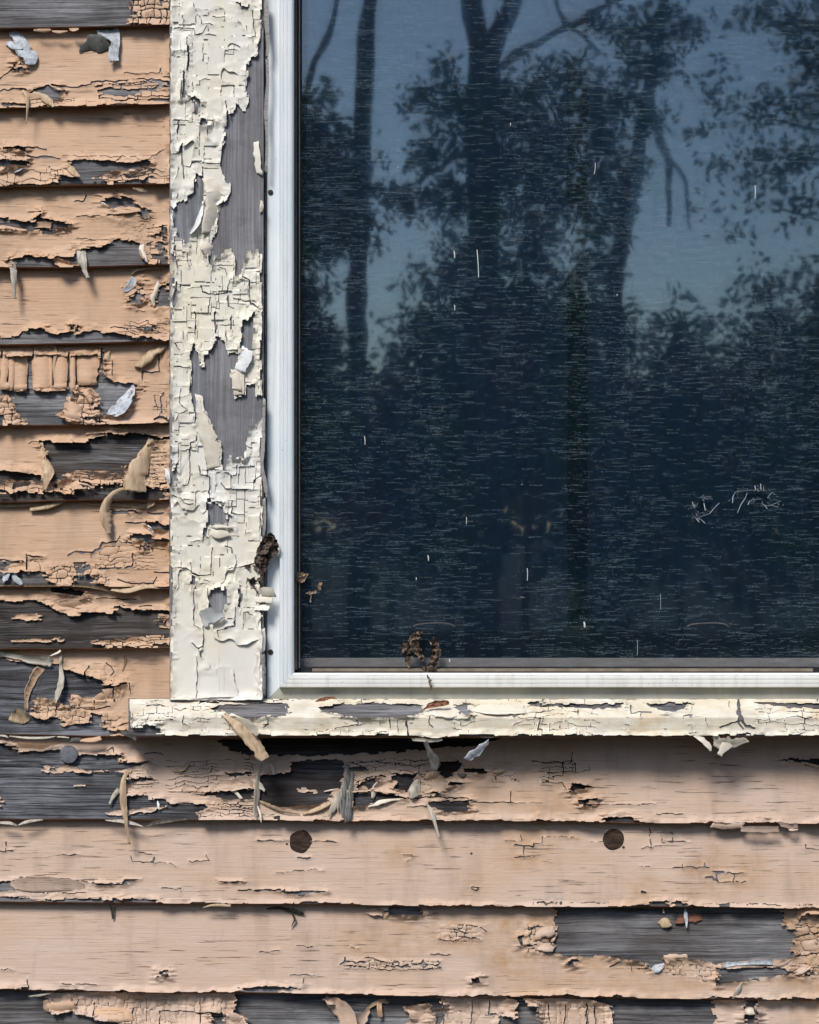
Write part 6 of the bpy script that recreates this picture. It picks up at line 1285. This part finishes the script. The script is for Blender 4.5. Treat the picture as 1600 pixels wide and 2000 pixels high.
# ================================================================== trees opposite the house (mirrored in the glass)
def RP(px, py, L):
    k = S * (D + L) / D
    return Vector(((px - 800) * k, -L, ZC + (1000 - py) * k))
bm_ = NT('tree_bark', 0.9, 0.1)
bm_.color(bm_.ramp(bm_.noise((8, 8, 2), 5, 0.7), [(0.3, (0.03, 0.026, 0.022)), (0.7, (0.09, 0.08, 0.065))]))
bm_.bump(bm_.noise((40, 40, 6), 4, 0.6), 0.7, 0.02); M['bark'] = bm_.m
def leafy(name, c1, c2):
    t = NT(name, 0.55, 0.3)
    oi = t.noise((3, 3, 3), 3, 0.6); t.color(t.ramp(oi, [(0.3, c1), (0.7, c2)]))
    return t.m
M['foliage'] = leafy('dark_foliage', (0.025, 0.05, 0.018), (0.06, 0.10, 0.035))
M['foliage2'] = leafy('light_foliage', (0.05, 0.085, 0.03), (0.10, 0.15, 0.06))
def limb_geo(paths, L):
    V = []; F = []; n = 9
    for pts in paths:
        C = catmull([(x, y, w, dl) for x, y, w, dl in pts], 5); b = len(V)
        for i, (x, y, w, dl) in enumerate(C):
            p = RP(x, y, L + dl); r = w * 0.5 * S * (D + L) / D
            q = C[min(i + 1, len(C) - 1)] - C[max(i - 1, 0)]
            tv = Vector((q[0], 0, -q[1])).normalized(); side = Vector((tv.z, 0, -tv.x))
            for j in range(n):
                a = 2 * math.pi * j / n
                V.append(p + side * (r * math.cos(a)) + Vector((0, 1, 0)) * (r * math.sin(a)))
        for i in range(len(C) - 1):
            for j in range(n): F.append((b + i * n + j, b + i * n + (j + 1) % n, b + (i + 1) * n + (j + 1) % n, b + (i + 1) * n + j))
    return V, F
def leaves_geo(blobs, L, size, cover, seed, thick=0.8):
    r = np.random.RandomState(seed); Vs = []
    for (x, y, rx, ry) in blobs:
        k = S * (D + L) / D
        lp = size / k
        n = int(2.1 * cover * math.pi * rx * ry / (lp * lp * 0.45))
        # leaves in sprigs
        ns = max(3, n // 7)
        u = r.normal(size=(ns, 3)); u /= np.linalg.norm(u, axis=1, keepdims=True); rad = r.rand(ns, 1) ** 0.45 * (0.75 + 0.5 * r.rand(ns, 1))
        cen = u * rad
        idx = r.randint(0, ns, n)
        P = np.stack([x + cen[idx, 0] * rx + r.normal(0, lp * 0.9, n), y + cen[idx, 1] * ry + r.normal(0, lp * 0.8, n)], -1)
        dl = cen[idx, 2] * thick * max(rx, ry) * k + r.normal(0, size, n)
        kk = S * (D + L + dl) / D
        c0 = np.stack([(P[:, 0] - 800) * kk, -(L + dl), ZC + (1000 - P[:, 1]) * kk], -1)
        a = r.normal(size=(n, 3)); a /= np.linalg.norm(a, axis=1, keepdims=True)
        b = np.cross(a, r.normal(size=(n, 3))); b /= np.linalg.norm(b, axis=1, keepdims=True) + 1e-6
        s_ = size * (0.6 + 0.8 * r.rand(n, 1))
        Vs.append(np.stack([c0 - a * s_ * 0.5, c0 + b * s_ * 0.3, c0 + a * s_ * 0.5, c0 - b * s_ * 0.3], 1))
    V = np.concatenate(Vs).reshape(-1, 3)
    V[:, 2] = np.maximum(V[:, 2], 0.02)
    return V, np.arange(len(V)).reshape(-1, 4)
def tree(name, label, L, limbs, blobs, size, cover, mat, seed, cat='tree', group='trees opposite the house'):
    base = RP(limbs[0][0][0], 1000, L); 
    e = empty(name, (base.x, base.y, 0), label, cat, group)
    # main trunk reaches the ground
    k = S * (D + L) / D; gpy = 1000 + (ZC + 0.05) / k
    limbs = [[(limbs[0][0][0], gpy, limbs[0][0][2] * 1.25, 0)] + limbs[0]] + limbs[1:]
    V, F = limb_geo(limbs, L); link('trunk', py_mesh('trunk', V, F, M['bark'], smooth=True), e)
    if blobs:
        V, Q = leaves_geo(blobs, L, size, cover, seed)
        link('crown', np_mesh('crown', V, Q, np.zeros((0, 3), int), [mat]), e)
    return e
tree('tree', 'straight bare trunk mirrored at the upper left of the glass, leaves below', 12.0, [[(700, 800, 38, 0), (698, 480, 38, 0), (702, 290, 36, 0), (712, 130, 35, 0), (724, 0, 34, 0), (745, -300, 30, 0)], [(702, 300, 16, 0), (660, 250, 10, 0.3), (630, 220, 5, 0.5)]],
     [(615, 190, 34, 40), (640, 270, 62, 60), (600, 330, 50, 70), (650, 380, 80, 60), (680, 450, 90, 60), (620, 470, 60, 60), (745, -330, 200, 90), (640, 340, 90, 120)], 0.075, 2.0, M['foliage'], 1)
tree('sapling', 'thin leaning sapling stem mirrored at the top left corner of the glass', 10.0, [[(590, 800, 18, 0), (588, 400, 17, 0), (603, 140, 15, 0), (640, 60, 14, 0), (672, -70, 12, 0), (700, -200, 9, 0)]], [(590, 260, 40, 70), (700, -260, 90, 50)], 0.08, 1.5, M['foliage'], 2)
tree('tree', 'forked tree with a dense leafy middle mirrored at the centre of the glass', 12.6,
     [[(945, 900, 64, 0), (944, 600, 62, 0), (942, 300, 60, 0), (946, 110, 58, 0)], [(944, 125, 46, 0), (930, 50, 44, 0), (918, -40, 42, 0), (905, -260, 36, 0)], [(948, 120, 42, 0), (968, 60, 40, 0), (992, -10, 38, 0), (1040, -220, 30, 0)], [(975, 120, 18, 0), (1030, 82, 15, 0), (1100, 40, 14, 0), (1190, 0, 12, 0), (1280, -60, 10, 0)], [(1165, 110, 8, 0.2), (1125, 62, 9, 0.2), (1088, 15, 9, 0.2), (1070, -70, 7, 0.2)]],
     [(865, 120, 30, 34), (820, 190, 40, 40), (880, 190, 50, 60), (960, 190, 60, 60), (1040, 170, 60, 50), (1120, 150, 50, 55), (1160, 190, 40, 60), (860, 290, 70, 50), (960, 300, 70, 60), (1070, 280, 70, 60), (1170, 270, 60, 55), (1210, 330, 50, 50), (770, 380, 44, 36), (840, 380, 80, 54), (960, 410, 80, 54), (1080, 400, 80, 60), (1180, 420, 60, 60), (960, -380, 260, 120), (1000, 220, 170, 70), (1060, 340, 160, 60)], 0.075, 1.9, M['foliage'], 3)
tree('tree', 'crooked tree with a drooping side limb mirrored right of the forked one', 13.0, [[(1200, 800, 34, 0), (1208, 560, 34, 0), (1218, 420, 32, 0), (1240, 300, 30, 0), (1264, 180, 28, 0), (1292, 0, 26, 0), (1330, -240, 20, 0)], [(1262, 200, 18, 0.2), (1285, 260, 15, 0.3), (1302, 330, 13, 0.3), (1300, 440, 11, 0.3)], [(1296, 300, 9, 0.3), (1322, 330, 7, 0.2), (1338, 370, 6, 0.2), (1348, 450, 5, 0.2)]],
     [(1290, 40, 60, 50), (1230, 60, 50, 40), (1255, 130, 44, 50), (1330, -120, 140, 90), (1290, 210, 26, 24), (1230, 200, 40, 60), (1340, 60, 50, 36), (1300, 120, 40, 36), (1180, 40, 50, 30)], 0.075, 1.5, M['foliage'], 4)
tree('tree', 'pale green loose-leaved tree mirrored at the right edge of the glass', 10.5, [[(1790, 800, 46, 0), (1780, 500, 42, 0), (1740, 200, 34, 0), (1700, -100, 22, 0)], [(1760, 350, 16, 0), (1640, 270, 11, 0.2), (1500, 230, 6, 0.3)], [(1750, 480, 14, 0), (1620, 440, 9, 0.2), (1520, 400, 5, 0.3)], [(1730, 150, 14, 0), (1620, 60, 9, 0.1), (1500, 30, 5, 0.1)]],
     [(1385, 180, 34, 26), (1430, 215, 44, 34), (1500, 210, 60, 44), (1570, 190, 60, 60), (1480, 290, 60, 34), (1560, 300, 70, 50), (1400, 320, 34, 26), (1470, 370, 44, 34), (1580, 390, 60, 50), (1550, 50, 70, 50), (1490, 20, 44, 34), (1590, 110, 50, 40), (1440, 40, 26, 22), (1410, 120, 22, 16), (1700, 100, 160, 160), (1720, 330, 120, 120), (1350, 250, 26, 22), (1440, 440, 40, 26), (1370, 400, 22, 18)], 0.065, 1.1, M['foliage2'], 5)
# undergrowth
shr = [(600, 640, 90, 150, 13.4, 'left of the straight trunk'), (760, 800, 80, 110, 14.2, 'between the straight and the forked trunk'), (880, 590, 110, 150, 13.8, 'just left of the forked trunk'), (1030, 580, 120, 150, 13.4, 'just right of the forked trunk'), (1160, 600, 100, 150, 14.4, 'at the foot of the crooked tree'), (1330, 730, 110, 140, 13.6, 'right of the crooked tree'), (1480, 700, 120, 170, 14.6, 'below the pale right-hand tree'), (1620, 650, 120, 170, 13.2, 'at the right end of the thicket')]
for q, (x, y, rx, ry, L, wh) in enumerate(shr):
    bl = [(x + dx * rx, y + dy * ry, rx * f, ry * f) for dx, dy, f in ((0, 0, 0.8), (-0.6, 0.35, 0.6), (0.6, 0.3, 0.6), (0.1, -0.6, 0.5), (0, 0.9, 0.9), (-0.5, 1.2, 0.7), (0.5, 1.3, 0.7), (0, 1.9, 0.9))]
    tree('shrub', 'tall leafy shrub mirrored low in the glass, ' + wh, L, [[(x, y + 260, 14, 0), (x + 6, y, 10, 0), (x - 8, y - ry * 0.5, 5, 0)], [(x, y + 200, 10, 0), (x + rx * 0.4, y + 20, 6, 0.2)], [(x, y + 220, 10, 0), (x - rx * 0.4, y + 10, 6, -0.2)]], bl, 0.085, 1.5, M['foliage'], 20 + q, cat='shrub', group='shrubs opposite the house')
rs = np.random.RandomState(9); bl = []
for q in range(46): bl.append((300 + q * 36, 860 + rs.rand() * 160 - 60 * math.sin(q * 0.7), 60, 150))
V, Q = leaves_geo(bl, 20.0, 0.22, 2.2, 77)
# added leaf ring, kept out of view, blocks low sky light from both sides
rs = np.random.RandomState(19); cen = []
for a in np.linspace(-82, 82, 150):
    if -16 < a < 26: continue
    rad = 24 + rs.rand() * 5
    for zz in (1.2, 3.4, 5.6, 7.4): cen.append((rad * math.sin(R(a)), -D - rad * math.cos(R(a)), zz + rs.rand() * 1.2))
cen = np.array(cen); n_ = 90
P_ = np.repeat(cen, n_, 0) + rs.normal(0, 1, (len(cen) * n_, 3)) * np.array([0.8, 0.8, 0.9]); P_[:, 2] = np.maximum(P_[:, 2], 0.1)
a_ = rs.normal(size=P_.shape); a_ /= np.linalg.norm(a_, axis=1, keepdims=True); b_ = np.cross(a_, rs.normal(size=P_.shape)); b_ /= np.linalg.norm(b_, axis=1, keepdims=True)
s_ = 0.45 * (0.6 + 0.8 * rs.rand(len(P_), 1))
V2 = np.stack([P_ - a_ * s_ * 0.5, P_ + b_ * s_ * 0.32, P_ + a_ * s_ * 0.5, P_ - b_ * s_ * 0.32], 1).reshape(-1, 3)
Q = np.concatenate([Q, np.arange(len(V2)).reshape(-1, 4) + len(V)]); V = np.concatenate([V, V2])
link('distant_wood_with_blocker', np_mesh('distant_wood_with_blocker', V, Q, np.zeros((0, 3), int), [M['foliage']]), None, 'dark mass of far woodland mirrored behind the shrubs, plus an added unseen ring at the sides', 'woodland', kind='stuff')
